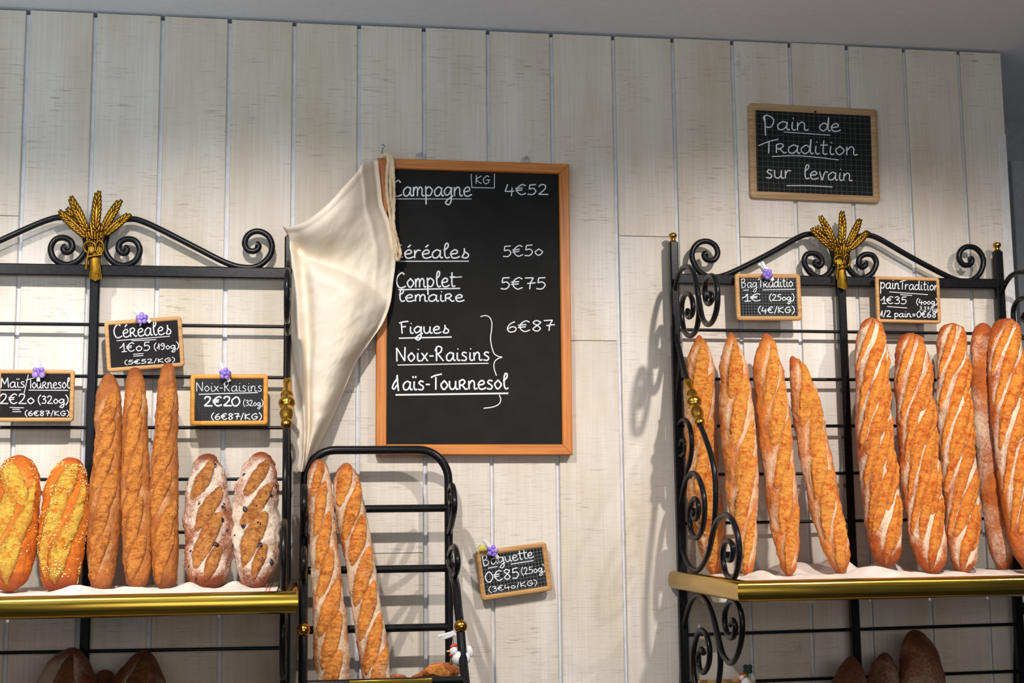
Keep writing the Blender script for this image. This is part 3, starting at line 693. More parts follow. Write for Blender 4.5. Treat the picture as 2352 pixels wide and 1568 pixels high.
# one hanging from the small stand's right leg
P = at(1043, 1449, .30)
hp = empty('hen_peg', P, 'white peg with a small white hen hanging on the right leg of the small stand', 'clothes peg')
MB().bar(at(1008, 1461, .285), at(1044, 1451, .30), .0055, .0045, .2, (0, 0, 1)).build('peg_leg', M_PEG, hp)
MB().bar(at(1018, 1466, .295), at(1046, 1456, .31), .0055, .0045, .2, (0, 0, 1)).build('peg_leg', M_PEG, hp)
MB().tube([at(1036, 1452, .298), at(1037, 1447, .298), at(1041, 1449, .298), at(1040, 1455, .298)], .0008, 6).build('spring', M_STEEL, hp)
MB().tube(catmull([at(1040, 1462, .30), at(1038, 1485, .30), at(1035, 1520, .30)], 5), .0005, 5).build('thread', M_ROPE, hp)
hen(hp, at(1059, 1512, .30), 1.25, -1)
MB().bar(at(1041, 1524, .30), at(1054, 1533, .30), .004, .004, .2, (0, 1, 0)).build('twig', M_OLDWOOD, hp)
# clover peg with hen, bottom of the right rack
P = at(1717, 1566, .075)
hp = empty('clover_peg', P, 'yellow peg with a green clover and white hen at the bottom edge', 'clothes peg')
MB().bar(at(1712, 1540, .075), at(1716, 1580, .075), .0058, .005, .2, (1, 0, 0)).build('peg_leg', M_YELLOW, hp)
MB().bar(at(1711, 1546, .066), at(1715, 1580, .070), .0058, .004, .2, (1, 0, 0)).build('peg_leg', M_YELLOW, hp)
cl = MB().ell(at(1717.5, 1549, .082), [(.0013, 0, 0), (0, .0013, 0), (0, 0, .006)], 8, 6).build('clover_stem', M_GREEN, hp)
for dx, dy in ((-5, -4.5), (5, -4.5), (-5, 4.5), (5, 4.5)):
    MB().ell(at(1717.5 + dx, 1536 + dy, .083), [(.0056, 0, 0), (0, .0014, 0), (0, 0, .0056)], 14, 6).build('clover_leaf', M_GREEN, cl)
hen(hp, at(1716, 1568, .085), 1.0, -1)

# ------------------------------------------------------------------ bread racks
DR = .034                                                           # distance of the back frames from the wall
def SP(pts, ox, oy, s): return [(ox + x / s, oy + y / s) for x, y in pts]
# side bracket of the right rack, traced in its own plane and then shifted to the others
XB = float(at(1556, 933, DR)[0])
z2 = lambda P: SP(P, 1530, 580, 3.732)
z2b = lambda P: SP(P, 1500, 900, 3.015)
z4 = lambda P: SP(P, 1500, 1280, 2.76)
piece_arch = z2([(182, 1095), (150, 980), (112, 830), (85, 700), (66, 610), (62, 500), (72, 350), (95, 230), (130, 145), (185, 118), (235, 175), (264, 290), (280, 430), (278, 560), (255, 665), (210, 712), (162, 680), (138, 580), (135, 450), (155, 375), (185, 350), (218, 385), (232, 465), (222, 530), (195, 552), (178, 525), (188, 492)])
piece_hook = z2([(262, 290), (285, 430), (310, 555), (355, 615), (402, 580), (436, 470), (440, 330), (418, 225), (380, 198), (345, 240), (332, 330), (340, 410), (365, 438), (392, 405), (385, 355), (358, 355), (358, 392)])
piece_lower = z2b([(325, 225), (370, 340), (410, 470), (430, 600), (434, 750), (425, 900), (404, 1030), (370, 1150), (310, 1235), (250, 1200), (203, 1090), (187, 950), (190, 800), (210, 680), (240, 590), (280, 562), (320, 605), (350, 710), (357, 820), (343, 940), (305, 1008), (268, 975), (253, 900), (255, 810), (277, 745), (302, 745), (316, 795), (312, 850), (292, 880), (276, 850), (286, 815)])
piece_c = z2b([(205, 690), (240, 540), (262, 440), (268, 330), (248, 225), (212, 192), (178, 230), (168, 330), (176, 415), (200, 440), (225, 405), (222, 345), (200, 335), (188, 368)])
piece_d = z2b([(402, 1035), (422, 950), (448, 885), (500, 850), (545, 880), (580, 965), (597, 1080), (592, 1195), (568, 1275), (538, 1290), (505, 1255), (487, 1180), (485, 1100), (502, 1040), (527, 1032), (550, 1060), (556, 1115), (542, 1160), (520, 1155), (517, 1105)])
piece_e = z4([(182, 1000), (182, 795), (186, 560), (200, 420), (228, 310), (262, 250), (300, 238), (345, 285), (382, 380), (412, 500), (442, 610), (490, 668), (532, 620), (562, 500), (562, 380), (540, 305), (510, 275), (480, 285), (456, 345), (456, 430), (480, 500), (510, 498), (522, 440), (506, 398), (488, 425)])
piece_f = z4([(385, 400), (410, 510), (425, 610), (424, 720), (400, 850), (340, 930), (290, 880), (262, 760), (255, 640), (266, 540), (300, 460), (338, 492), (358, 580), (352, 675), (320, 728), (294, 695), (288, 620), (306, 580), (322, 606)])
bal_px = (z2([(182, 1095)])[0], z2([(292, 1478)])[0])
def side_bracket(root, dX, dz):
    def W(P): return np.array([at_x(x, y, XB) for x, y in P]) + np.array([dX, 0, dz])
    br = MB().tube(catmull(W(piece_arch), 6), .0056, 10).tube(catmull(W(piece_hook), 6), .0056, 10)
    br.tube(catmull(W(piece_lower), 6), .0056, 10).tube(catmull(W(piece_c), 6), .0052, 10).tube(catmull(W(piece_d), 6), .0056, 10)
    o = br.build('side_bracket', M_IRON, root)
    MB().tube(catmull(W(piece_e), 6), .0056, 10).tube(catmull(W(piece_f), 6), .0056, 10).build('lower_bracket', M_IRON, root)
    a, b = W(bal_px); ax = b - a; L = np.linalg.norm(ax)
    k = L / 380.0
    prof = [(0, .0075), (4, .0092), (14, .0096), (24, .0085), (30, .0078), (60, .0090), (82, .0098), (92, .0105), (110, .0128), (128, .0140), (142, .0128), (150, .0122), (160, .0130), (172, .0160), (190, .0178), (206, .0160), (216, .0130), (224, .0116), (236, .0122), (256, .0140), (276, .0150), (296, .0138), (316, .0118), (332, .0100), (338, .0104), (348, .0118), (362, .0120), (374, .0105), (380, .0088)]
    MB().lathe(a, ax, [(h * k, r_ * .92) for h, r_ in prof], 24).build('brass_baluster', M_BRASS, o)

def crest(root, P, s, ox, oy, xc, d):
    W = np.array([at(x, y, d) for x, y in SP(P, ox, oy, s)])
    W[:, 1] = -d
    Wm = W.copy(); Wm[:, 0] = 2 * xc - W[:, 0]
    for Q in (W, Wm):
        C = catmull(Q, 6); r_ = np.full(len(C), .0062); r_[:5] = .0075; r_[-5:] = .0075
        MB().tube(C, r_, 12).build('crest_scroll', M_IRON, root)
def wheat(root, c, s, d):                                           # brass wheat sheaf tied with a bow; c = middle of the tie
    c = np.asarray(c, float)
    st = MB()
    for k in range(9):
        a = (k - 4) / 4
        st.tube([c + np.array([a * .012 * s, -.004 * (1 - a * a), 0]), c + np.array([a * .008 * s, -.007 * (1 - a * a) - .002, -.03 * s]), c + np.array([a * .0105 * s + .003 * s, -.006 * (1 - a * a), -.062 * s - .006 * (1 - abs(a))])], .0026 * s, 8)
    for k in range(7):
        a = (k - 3) / 3
        st.tube(catmull([c + np.array([a * .012 * s, -.004, 0]), c + np.array([a * .016 * s, -.008, .022 * s]), c + np.array([a * .026 * s, -.006, .045 * s])], 4), .003 * s, 8)
    for k in range(16):
        st.sphere(c + np.array([random.uniform(-.017, .017) * s, -.008 - random.random() * .004, random.uniform(.012, .04) * s]), .0036 * s, 8, 6)
    o = st.build('wheat_ornament', M_GOLD, root, sharp=60)
    for ang, L, r0, wd in ((2, .066, .028, 1.15), (-27, .064, .028, 1.1), (27, .060, .028, 1.05), (-47, .060, .020, .95), (46, .052, .024, .95), (-38, .052, .024, 1.2)):
        a = math.radians(ang); dr = np.array([math.sin(a), 0, math.cos(a)]); sd = np.array([math.cos(a), 0, -math.sin(a)])
        b = c + dr * r0 * s + np.array([math.sin(a) * .006, -.007 if ang != -38 else -.003, .006]) * 1.0
        e = MB(); n = 8
        e.tube([b, b + dr * L * s * .5 + np.array([0, -.003, 0]), b + dr * L * s * .95], [.0045 * s, .006 * s, .002 * s], 8)
        for k in range(n):
            q = (k + .3) / n; ww = .0062 * wd * s * math.sin(math.pi * (.22 + .70 * q))
            p = b + dr * L * s * q + np.array([0, -.003 * math.sin(math.pi * q), 0])
            for sg in (-1, 1):
                ax = dr * .0088 * s + sd * sg * .0030 * s
                pp = p + sd * sg * ww * .75 + (dr * .004 * s if sg > 0 else 0)
                u = np.cross(ax, (0, 1, 0)); u = u / np.linalg.norm(u) * .0036 * s
                e.ell(pp + np.array([0, -.003 * s, 0]), [u, (0, .0036 * s, 0), ax], 8, 6)
        e.ell(b + dr * L * s, [sd * .003 * s, (0, .003 * s, 0), dr * .009 * s], 8, 6)
        e.build('wheat_ear', M_GOLD, o, sharp=60)
    bow = MB()
    for cx, rx, rz in ((-.008, .011, .0105), (.010, .0072, .0125)):
        bow.tube([c + np.array([(cx + rx * math.cos(q)) * s, -.0125 - .002 * math.sin(q), (-.004 + rz * math.sin(q)) * s]) for q in np.linspace(0, 2 * math.pi, 24, endpoint=False)], .0024 * s, 8, closed=True)
    bow.tube(catmull([c + np.array([-.010 * s, -.012, -.012 * s]), c + np.array([-.013 * s, -.011, -.03 * s]), c + np.array([-.014 * s, -.010, -.046 * s])], 5), .0028 * s, 8)
    bow.tube([c + np.array([x * s, -.0105 - .002 * math.cos(x * 90), (-.020 + x * .2) * s]) for x in np.linspace(-.012, .015, 8)], .0028 * s, 8)
    bow.build('bow', M_GOLD, o, sharp=60)
def finial(root, p):
    MB().lathe(p, (0, 0, 1), [(a_ * .66, b_ * .85) for a_, b_ in [(0, .008), (.002, .0095), (.006, .0085), (.009, .0060), (.012, .0058), (.015, .0078), (.020, .0104), (.026, .0106), (.030, .0085), (.0325, .0045), (.034, .0012)]], 20).build('brass_finial', M_BRASS, root)

PROF = [(.0, .019), (.012, .019), (.017, .0165), (.0205, .011), (.022, .003), (.022, -.004), (.0205, -.012), (.016, -.0165), (.010, -.0185), (0, -.019)]
def brass_rail(name, root, path, prof, mats):                       # path in plan (x, d); z constant; outward is the left side of travel
    P = [np.array(q, float) for q in path]; n = len(P); V = []
    z = prof[1]
    for i in range(n):
        ns = []
        for a, b in ((i - 1, i), (i, i + 1)):
            if a < 0 or b >= n: continue
            t_ = P[b] - P[a]; t_ /= np.linalg.norm(t_); ns.append(np.array([-t_[1], t_[0]]))
        m = sum(ns); m = m / np.linalg.norm(m); m = m / m.dot(ns[0])
        for o_, h in prof[0]:
            q = P[i] + m * o_; V.append((q[0], -q[1], z + h))
    k = len(prof[0]); Fc = []; mi = []
    mb = MB()
    for i in range(n - 1):
        seg = [(i * k + j, i * k + (j + 1) % k, (i + 1) * k + (j + 1) % k, (i + 1) * k + j) for j in range(k)]
        Fc += seg
    Fc += [tuple(range(k)), tuple((n - 1) * k + j for j in range(k - 1, -1, -1))]
    mb.add(V, Fc)
    return mb.build(name, mats, root, sharp=50)

# ---- left rack
Lz = float(at(690, 1384, .48)[2]); Rz = float(at(1703, 1359, .475)[2])   # middle heights of the brass rails
xc_L = float(at(209, 1000, DR)[0]); xr_L = float(at(660, 1000, DR)[0]); xl_L = 2 * xc_L - xr_L
rackL = empty('bread_rack', (xc_L, -.2, 0), 'black wrought iron bread rack at the left, half out of the photo', 'bread rack')
for x, zt in ((xl_L, at(658, 545, DR)[2]), (xc_L, at(217, 618, DR)[2]), (xr_L, at(658, 545, DR)[2])):
    MB().bar((x, -DR, 0), (x, -DR, zt), .0185, .0185).build('post', M_IRON, rackL)
    if x != xc_L: finial(rackL, (x, -DR, zt))
def rail_z(pL, pR, d): return (at(*pL, d)[2] + at(*pR, d)[2]) / 2
zt = rail_z((0, 619), (646, 628), DR); MB().bar((xl_L, -DR, zt), (xr_L, -DR, zt), .0235, .016, side=(0, 0, 1)).build('top_rail', M_IRON, rackL)
for a, b in (((0, 742.6), (649, 750)), ((0, 862), (649, 867)), ((0, 981), (649, 982)), ((0, 1100), (649, 1100)), ((300, 1222), (645, 1219.4)), ((0, 1497), (600, 1488.6)), ((0, 1622), (640, 1612))):
    z0, z1 = at(*a, DR)[2], at(*b, DR)[2]; zm = (z0 + z1) / 2
    MB().tube([(xl_L, -DR, zm - (z1 - z0) * .6), (xr_L, -DR, zm + (z1 - z0) * .5)], .0036, 10).build('rod', M_IRON, rackL)
crestP = [(958, 568), (982, 578), (970, 606), (938, 606), (913, 575), (930, 522), (988, 498), (1050, 520), (1078, 590), (1042, 668), (950, 704), (858, 665), (808, 570), (842, 440), (922, 365), (1020, 345), (1110, 368), (1250, 432), (1500, 560), (1750, 685), (1900, 720), (2000, 702), (2075, 635), (2098, 560), (2078, 490), (2030, 450), (1970, 440), (1912, 470), (1887, 530), (1908, 580), (1950, 594), (1988, 576), (1994, 548), (1972, 540)]
crest(rackL, crestP, 3.357, 0, 400, float(at(219, 580, DR)[0]), DR)
wheat(rackL, at(218.5, 566, DR + .012), 1.06, DR)
dzL = Lz - Rz
side_bracket(rackL, xr_L - XB, dzL)
side_bracket(rackL, xl_L - XB, dzL)
XO = .024; DF = .455
brass_rail('brass_rail', rackL, [(xl_L - .004, .012), (xl_L - .004, DF), (xr_L + .004, DF), (xr_L + .004, .012)], (PROF, Lz), M_BRASSR)
MB().box((xl_L - .003, -DF + .002, Lz - .012), (xr_L + .003, -.06, Lz + .010)).build('shelf_board', M_SHELF, rackL, bevel=.002)
# lower shelf, below the frame
ZL2 = float(at(160, 1800, .2)[2]) - .004
MB().box((xl_L - .010, -DF, ZL2 - .02), (xr_L + .010, -.06, ZL2)).build('shelf_board', M_SHELF, rackL, bevel=.002)

# ---- right rack
xl_R = XB; xr_R = float(at(2312, 950, DR)[0]); xc_R = float(at(1945, 1003, DR)[0])
rackR = empty('bread_rack', (xc_R, -.2, 0), 'black wrought iron bread rack at the right with scrolled side brackets', 'bread rack')
ztp = {xl_R: at(1543.5, 557, DR)[2], xr_R: at(2289, 578, DR)[2], xc_R: at(1933, 648, DR)[2]}
for x in (xl_R, xc_R, xr_R):
    MB().bar((x, -DR, 0), (x, -DR, ztp[x]), .0185, .0185).build('post', M_IRON, rackR)
    if x != xc_R: finial(rackR, (x, -DR, ztp[x]))
zt = rail_z((1565, 639), (2286, 654.5), DR); MB().bar((xl_R, -DR, zt), (xr_R, -DR, zt), .0225, .016, side=(0, 0, 1)).build('top_rail', M_IRON, rackR)
for a, b in (((1560, 757), (2246, 766)), ((1570, 870), (2300, 873)), ((1570, 978), (2300, 978)), ((1570, 1090), (2310, 1083)), ((1570, 1202), (2310, 1190)), ((1574, 1458), (2326, 1433)), ((1574, 1570), (2330, 1541))):
    z0, z1 = at(*a, DR)[2], at(*b, DR)[2]
    MB().tube([(xl_R, -DR, z0), (xr_R, -DR, z1)], .0036, 10).build('rod', M_IRON, rackR)
crestR = [(1335, 392), (1348, 408), (1325, 424), (1303, 400), (1312, 362), (1350, 342), (1395, 352), (1415, 402), (1380, 468), (1312, 493), (1252, 450), (1228, 395), (1232, 330), (1262, 262), (1310, 228), (1370, 222), (1440, 247), (1600, 340), (1750, 422), (1900, 495), (1990, 513), (2058, 480), (2092, 410), (2085, 350), (2045, 304), (1990, 294), (1948, 322), (1940, 370), (1968, 408), (2008, 406), (2022, 378), (2004, 368)]
crest(rackR, crestR, 2.76, 1500, 460, float(at(1930, 600, DR)[0]), DR)
wheat(rackR, at(1930, 596, DR + .012), 1.0, DR)
side_bracket(rackR, 0, 0)
side_bracket(rackR, xr_R - XB, 0)
brass_rail('brass_rail', rackR, [(xl_R - .002, .012), (xl_R - .002, DF), (xr_R + .002, DF), (xr_R + .002, .012)], (PROF, Rz), M_BRASSR)
MB().box((xl_R - .000, -DF + .002, Rz - .012), (xr_R, -.06, Rz + .010)).build('shelf_board', M_SHELF, rackR, bevel=.002)
ZR2 = float(at(2030, 1770, .2)[2]) - .004
MB().box((xl_R, -DF, ZR2 - .02), (xr_R, -.06, ZR2)).build('shelf_board', M_SHELF, rackR, bevel=.002)

# ------------------------------------------------------------------ linen cloths on the shelves
def linen(x0, x1, z, bumps, label, seed):
    nx, ny = 260, 60
    X = np.linspace(x0, x1, nx); Dp = np.linspace(.085, DF + .004, ny)
    A, B = np.meshgrid(X, Dp, indexing='ij')
    Z = z + .0025 + .004 * np.maximum(0, fbm(np.stack([A * 14 + seed, B * 10, A * 0], -1), 3)) + .0018 * fbm(np.stack([A * 40, B * 40, A * 0 + seed], -1), 2)
    for bx, bd, h, sx, sd in bumps: Z = Z + h * np.exp(-((A - bx) / sx) ** 2 - ((B - bd) / sd) ** 2)
    B2 = B + .004 * fbm(np.stack([A * 12, B * 0, A * 0 + seed], -1), 2)
    V = np.stack([A, -B2, Z], -1).reshape(-1, 3)
    Fc = [(i * ny + j, (i + 1) * ny + j, (i + 1) * ny + j + 1, i * ny + j + 1) for i in range(nx - 1) for j in range(ny - 1)]
    o = MB().add(V, Fc).build('shelf_cloth', M_LINEN, loc=((x0 + x1) / 2, -.25, z))
    e = o.data.attributes.new('edge', 'FLOAT', 'POINT')
    hw = (x1 - x0) / 2
    e.data.foreach_set('value', [hw - abs(v.co.x) for v in o.data.vertices])
    s = o.modifiers.new('thick', 'SOLIDIFY'); s.thickness = .0012; s.offset = 1
    return tag(o, label, 'cloth')
bx = lambda px, d: float(at(px, 1340, d)[0])
cl = linen(xl_L + .02, xr_L - .012, Lz + .010, [(bx(195, .30), .36, .012, .030, .10), (bx(165, .36), .37, .006, .05, .06), (bx(300, .3), .3, .006, .03, .1), (bx(435, .3), .25, .010, .02, .1), (bx(535, .3), .25, .012, .02, .1)], 'cream linen cloth under the loaves on the left rack shelf', 1.3)
cr = linen(xl_R + .012, xr_R - .012, Rz + .010, [(bx(2010, .36), .37, .020, .055, .075), (bx(1960, .2), .14, .03, .03, .05), (bx(1750, .28), .28, .016, .022, .06), (bx(2100, .33), .33, .008, .05, .1), (bx(1860, .2), .12, .022, .07, .04), (bx(2075, .2), .12, .02, .05, .04)], 'cream linen cloth under the loaves on the right rack shelf', 5.1)
# its frayed hem showing under the brass rail
mb = MB()
for k in range(46):
    x = 1800 + k * 1.6 + random.uniform(-1, 1)
    p = at(x, 1371, DF - .012); mb.tube([p + np.array([0, 0, .022]), p, p + np.array([random.uniform(-.002, .002), 0, -.006 - .005 * random.random()])], .0007, 5)
mb.build('fringe', M_LINEN, cr)

# ------------------------------------------------------------------ bread
def loaf(name, st, d_top, d_base, mat, label, cat, group=None, slashes=None, kd=.9, lump=.0022, flour=(.25, .6), ear=.0022, bulge=.0035, seed=0, nseg=128, res=.0018, fine=.0007, horizontal=False, open_base=0.0, side_flour=0.0, tip=.024, open_cut=.35):
    st = np.array(st, float)
    y0, y1 = st[0, 1], st[-1, 1]
    key = (st[:, 0] - st[0, 0]) / (st[-1, 0] - st[0, 0]) if horizontal else (st[:, 1] - y0) / (y1 - y0)
    dd = d_top + (d_base - d_top) * key
    C0 = np.array([at(x, y, d_) for (x, y, _), d_ in zip(st, dd)])
    R0 = np.array([h / ppm(d_) for (_, _, h), d_ in zip(st, dd)])
    s0 = np.concatenate([[0], np.cumsum(np.linalg.norm(np.diff(C0, axis=0), axis=1))]); L = s0[-1]
    n = max(60, int(L / res))
    # denser rings at the tips
    q = np.linspace(0, 1, n); s = L * (q - .055 * np.sin(2 * np.pi * q))
    # centre line: smooth; squared radius: linear at the tips, smooth elsewhere
    def sm(vals):
        a = np.interp(s, s0, vals); k = max(3, int(n * .035)) | 1; ker = np.hanning(k + 2)[1:-1]; ker /= ker.sum()
        p_ = np.concatenate([2 * a[0] - a[k // 2:0:-1], a, 2 * a[-1] - a[-2:-k // 2 - 1:-1]])
        return np.convolve(p_, ker, 'valid')[:n]
    C = np.stack([sm(C0[:, k]) for k in range(3)], 1)
    R2 = np.interp(s, s0, R0 ** 2)
    k = max(3, int(n * .03)) | 1; ker = np.hanning(k + 2)[1:-1]; ker /= ker.sum()
    R2s = np.convolve(np.pad(R2, k // 2, mode='edge'), ker, 'valid')[:n]
    edge = np.clip(np.minimum(s, L - s) / (.02), 0, 1); R2 = R2 * (1 - edge) + R2s * edge
    R = np.sqrt(np.maximum(R2, 1e-9))
    Tn = np.gradient(C, s, axis=0); Tn /= np.linalg.norm(Tn, axis=1)[:, None]
    Fr = np.array([0, -1.0, 0]) - Tn * (Tn @ np.array([0, -1.0, 0]))[:, None]; Fr /= np.linalg.norm(Fr, axis=1)[:, None]
    Sd = np.cross(Fr, Tn)                                           # towards +x for a loaf standing head up
    if not horizontal and Sd[n // 2, 0] < 0: Sd = -Sd
    th = np.linspace(-np.pi, np.pi, nseg, endpoint=False)
    S_, TH = np.meshgrid(s, th, indexing='ij'); RR = R[:, None] * np.ones_like(TH)
    rm = R.max(); Wd = rm * TH
    base = C[:, None, :] + RR[..., None] * (np.cos(TH)[..., None] * kd * Fr[:, None, :] + np.sin(TH)[..., None] * Sd[:, None, :])
    Nrm = np.cos(TH)[..., None] * Fr[:, None, :] + np.sin(TH)[..., None] * Sd[:, None, :]
    off = np.array([seed * 3.7, seed * 1.9, seed * 5.3])
    P = base + off
    hgt = lump * fbm(P * 22, 3) + fine * 1.1 * fbm(P * 130, 3)
    op = np.full_like(TH, open_base) ; fl = np.full_like(TH, flour[0]); tan = np.zeros_like(TH)
    near = np.zeros_like(TH); ridge = np.zeros_like(TH)
    if slashes:
        wig = fbm(np.stack([S_ * 30, Wd * 30, np.full_like(S_, seed)], -1), 2) + .45 * fbm(np.stack([S_ * 150, Wd * 150, np.full_like(S_, seed)], -1), 3)
        bend = .0026 * fbm(np.stack([S_ * 14, Wd * 14, np.full_like(S_, seed + 9.)], -1), 2) + .0006 * fbm(np.stack([S_ * 90, Wd * 90, np.full_like(S_, seed + 5.)], -1), 2)
        crumb = np.abs(fbm(np.stack([S_ * 120, Wd * 60, np.full_like(S_, seed + 3.)], -1), 3)); crumb = 1 - np.clip(crumb * 1.6, 0, 1)
        crumb2 = fbm(np.stack([S_ * 60, Wd * 60, np.full_like(S_, seed + 13.)], -1), 3)
        for (cs, cw, a, b, phi) in slashes:
            u = -(S_ - cs) * math.cos(phi) + (Wd - cw) * math.sin(phi)
            v = (S_ - cs) * math.sin(phi) + (Wd - cw) * math.cos(phi) + bend
            hb = b * np.sqrt(np.clip(1 - (u / a) ** 2, 0, 1)) * (1 + .13 * wig)
            inside = np.clip((hb - np.abs(v)) / .0022 + .5, 0, 1) * (np.abs(u) < a)
            prof = np.sqrt(np.clip(1 - (v / np.maximum(hb, 1e-5)) ** 2, 0, 1))
            full = np.clip(hb / b, 0, 1)
            dome = 1.55 * bulge * prof * full * (np.abs(u) < a)
            rough_in = np.where(op < .5, inside, 0) * (.0018 * crumb + .0012 * crumb2)
            e1 = 1.5 * ear * np.exp(-((v + hb + .0012) / .0020) ** 2) * full * (np.abs(u) < a)
            groove = -.0036 * np.exp(-((v + hb - .0020) / .0016) ** 2) * full * (np.abs(u) < a)
            groove2 = -.0022 * np.exp(-((v - hb) / .0016) ** 2) * full * (np.abs(u) < a)
            hgt = hgt + np.where(op < .5, dome, dome * .3) + rough_in + (e1 + groove + groove2) * np.clip(1 - op, .15, 1)
            ridge = np.maximum(ridge, inside * crumb); op = np.maximum(op, inside)
            tan = np.maximum(tan, .65 * np.exp(-((v + hb) / .0026) ** 2) * full * (np.abs(u) < a))
            near = np.maximum(near, np.exp(-(np.maximum(np.abs(v) - hb, 0) / .012) ** 2) * full)
        fl = flour[0] + (flour[1] - flour[0]) * np.clip(1 - op, 0, 1) * near - open_cut * op
    fl = fl + .28 * fbm(P * 16, 2) + side_flour * np.clip((np.abs(np.sin(TH)) - .55) * 2, 0, 1) * (np.cos(TH) > -.3)
    tipd = np.minimum(S_, L - S_); tan = np.maximum(tan, .95 * np.exp(-(tipd / tip) ** 2) + .35 * np.clip(fbm(P * 12, 2) - .25, 0, 1))
    fl = fl - .35 * np.exp(-(tipd / .025) ** 2)
    tipfade = np.clip(RR / (rm * .35), 0, 1)
    V = base + Nrm * (hgt * tipfade)[..., None]
    me = bpy.data.meshes.new(name)
    org = (C[-1] if not horizontal else C[n // 2]).copy(); org[1] = C[n // 2][1]
    idx = np.arange(n * nseg).reshape(n, nseg); nx_ = np.roll(idx, -1, 1)
    quads = np.stack([idx[:-1], nx_[:-1], nx_[1:], idx[1:]], -1).reshape(-1, 4)
    me.vertices.add(n * nseg); me.vertices.foreach_set('co', (V.reshape(-1, 3) - org).astype(np.float32).ravel())
    me.loops.add(quads.size); me.loops.foreach_set('vertex_index', quads.ravel().astype(np.int32))
    me.polygons.add(len(quads)); me.polygons.foreach_set('loop_start', np.arange(0, quads.size, 4, dtype=np.int32))
    me.polygons.foreach_set('use_smooth', np.ones(len(quads), dtype=bool))
    me.update(calc_edges=True)
    # consistent outward normals
    if me.polygons[len(quads) // 2].normal.dot(Vector(Nrm.reshape(-1, 3)[quads[len(quads) // 2][0]])) < 0: me.flip_normals()
    for nm, a in (('open', op), ('flour', fl), ('tan', tan), ('ridge', ridge)):
        at2 = me.attributes.new(nm, 'FLOAT', 'POINT'); at2.data.foreach_set('value', a.ravel().astype(np.float32))
    me.materials.append(mat)
    o = bpy.data.objects.new(name, me); COL.objects.link(o); o.location = org.tolist()
    tag(o, label, cat, group)
    return o, V, Nrm, L, rm, (s, th)
def auto_slashes(L, rm, n, a, b, phi, seed, start=.06, end=.06, wj=.15, cw=0.0):
    rg = random.Random(seed); out = []
    for k in range(n):
        cs = start + (L - start - end) * (k + .5) / n
        out.append((cs + rg.uniform(-.005, .005), cw + rm * rg.uniform(-wj, wj), a * rg.uniform(.9, 1.12), b * rg.uniform(.88, 1.12), math.radians(phi + rg.uniform(-4, 4))))
    return out
def length(st, d0, d1):
    st = np.array(st, float); k = (st[:, 1] - st[0, 1]) / (st[-1, 1] - st[0, 1])
    P = np.array([at(x, y, d0 + (d1 - d0) * q) for (x, y, _), q in zip(st, k)]); return float(np.linalg.norm(np.diff(P, axis=0), axis=1).sum())

# three cereal baguettes
for i, (st, ddt, lab) in enumerate((
    ([(250, 857, 0), (249, 872, 17), (249, 900, 25), (250, 950, 27), (248, 1010, 30), (243, 1090, 34), (240, 1180, 36), (236, 1260, 33), (234, 1320, 27), (234, 1346, 20), (234, 1358, 0)], 0, 'seeded brown baguette, shortest and leftmost of the three under the tilted slate'),
    ([(310, 844, 0), (310, 858, 16), (311, 890, 23), (311, 950, 26), (311, 1020, 29), (312, 1100, 33), (313, 1200, 33), (316, 1290, 31), (318, 1335, 25), (318, 1355, 0)], .002, 'seeded brown baguette, middle one of the three under the tilted slate'),
    ([(386, 832, 0), (386, 846, 15), (385, 880, 21), (383, 950, 25), (380, 1020, 28), (378, 1100, 30), (378, 1200, 30), (380, 1290, 29), (380, 1335, 23), (380, 1353, 0)], .004, 'seeded brown baguette, tallest and rightmost of the three under the tilted slate'))):
    d0, d1 = .098, .235 - ddt
    L = length(st, d0, d1)
    loaf('cereal_baguette', st, d0, d1, B_CER, lab, 'baguette', 'cereal baguettes on the left rack', auto_slashes(L, .028, 6, .050, .0135, 20, 11 + i, .07, .03, .25), flour=(.16, .42), ear=.0013, bulge=.0022, seed=1.3 + i, fine=.0009, lump=.0026)
# maize loaves
seeds_for = []
for i, (st, lab) in enumerate((
    ([(45, 1047, 0), (44, 1062, 31), (42, 1095, 45), (38, 1150, 49), (32, 1220, 51), (27, 1290, 46), (24, 1332, 36), (22, 1357, 0)], 'yellow maize loaf at the far left, cut off by the photo edge'),
    ([(165, 1053, 0), (163, 1066, 26), (158, 1095, 42), (154, 1140, 50), (148, 1200, 55), (142, 1260, 50), (138, 1310, 44), (135, 1342, 34), (134, 1357, 0)], 'golden maize loaf thickly sprinkled with pale seeds, left of the iron post'))):
    L = length(st, .11, .25)
    sl = [(L * .27, .004, .055, .019, math.radians(22 - 44 * (1 - i))), (L * .50, -.012, .060, .015, math.radians(16)), (L * .60, .020, .060, .015, math.radians(20)), (L * .80, .002, .050, .020, math.radians(14)), (L * .40, .034, .05, .010, math.radians(14)), (L * .75, -.034, .05, .010, math.radians(10))]
    o, V, Nr, L, rm, (sv, th) = loaf('maize_loaf', st, .115, .25, B_MAI, lab, 'loaf', 'maize loaves on the left rack', sl, flour=(.1, .3), ear=.003, bulge=.004, seed=21.7 + i * 4, lump=.0035, fine=.0010)
    rg = np.random.RandomState(5 + i); mb = MB(); cnt = 0
    while cnt < (150, 430)[i]:
        a = rg.randint(int(len(sv) * .10), int(len(sv) * .93)); b = rg.randint(int(len(th) * .24), int(len(th) * .76))
        p = V[a, b]; c_ = vnoise(np.array([p * 55 + 40 * i]))[0]
        if c_ < (.2, .06)[i]: continue
        nn = Nr[a, b]; t1 = np.cross(nn, rg.randn(3)); t1 /= np.linalg.norm(t1); t2 = np.cross(nn, t1)
        mb.ell(p + nn * .0005, [t1 * .0017, t2 * .0012, nn * .0010], 6, 4); cnt += 1
    so = mb.build('seed_topping', M_GRAIN, o); so['kind'] = 'stuff'
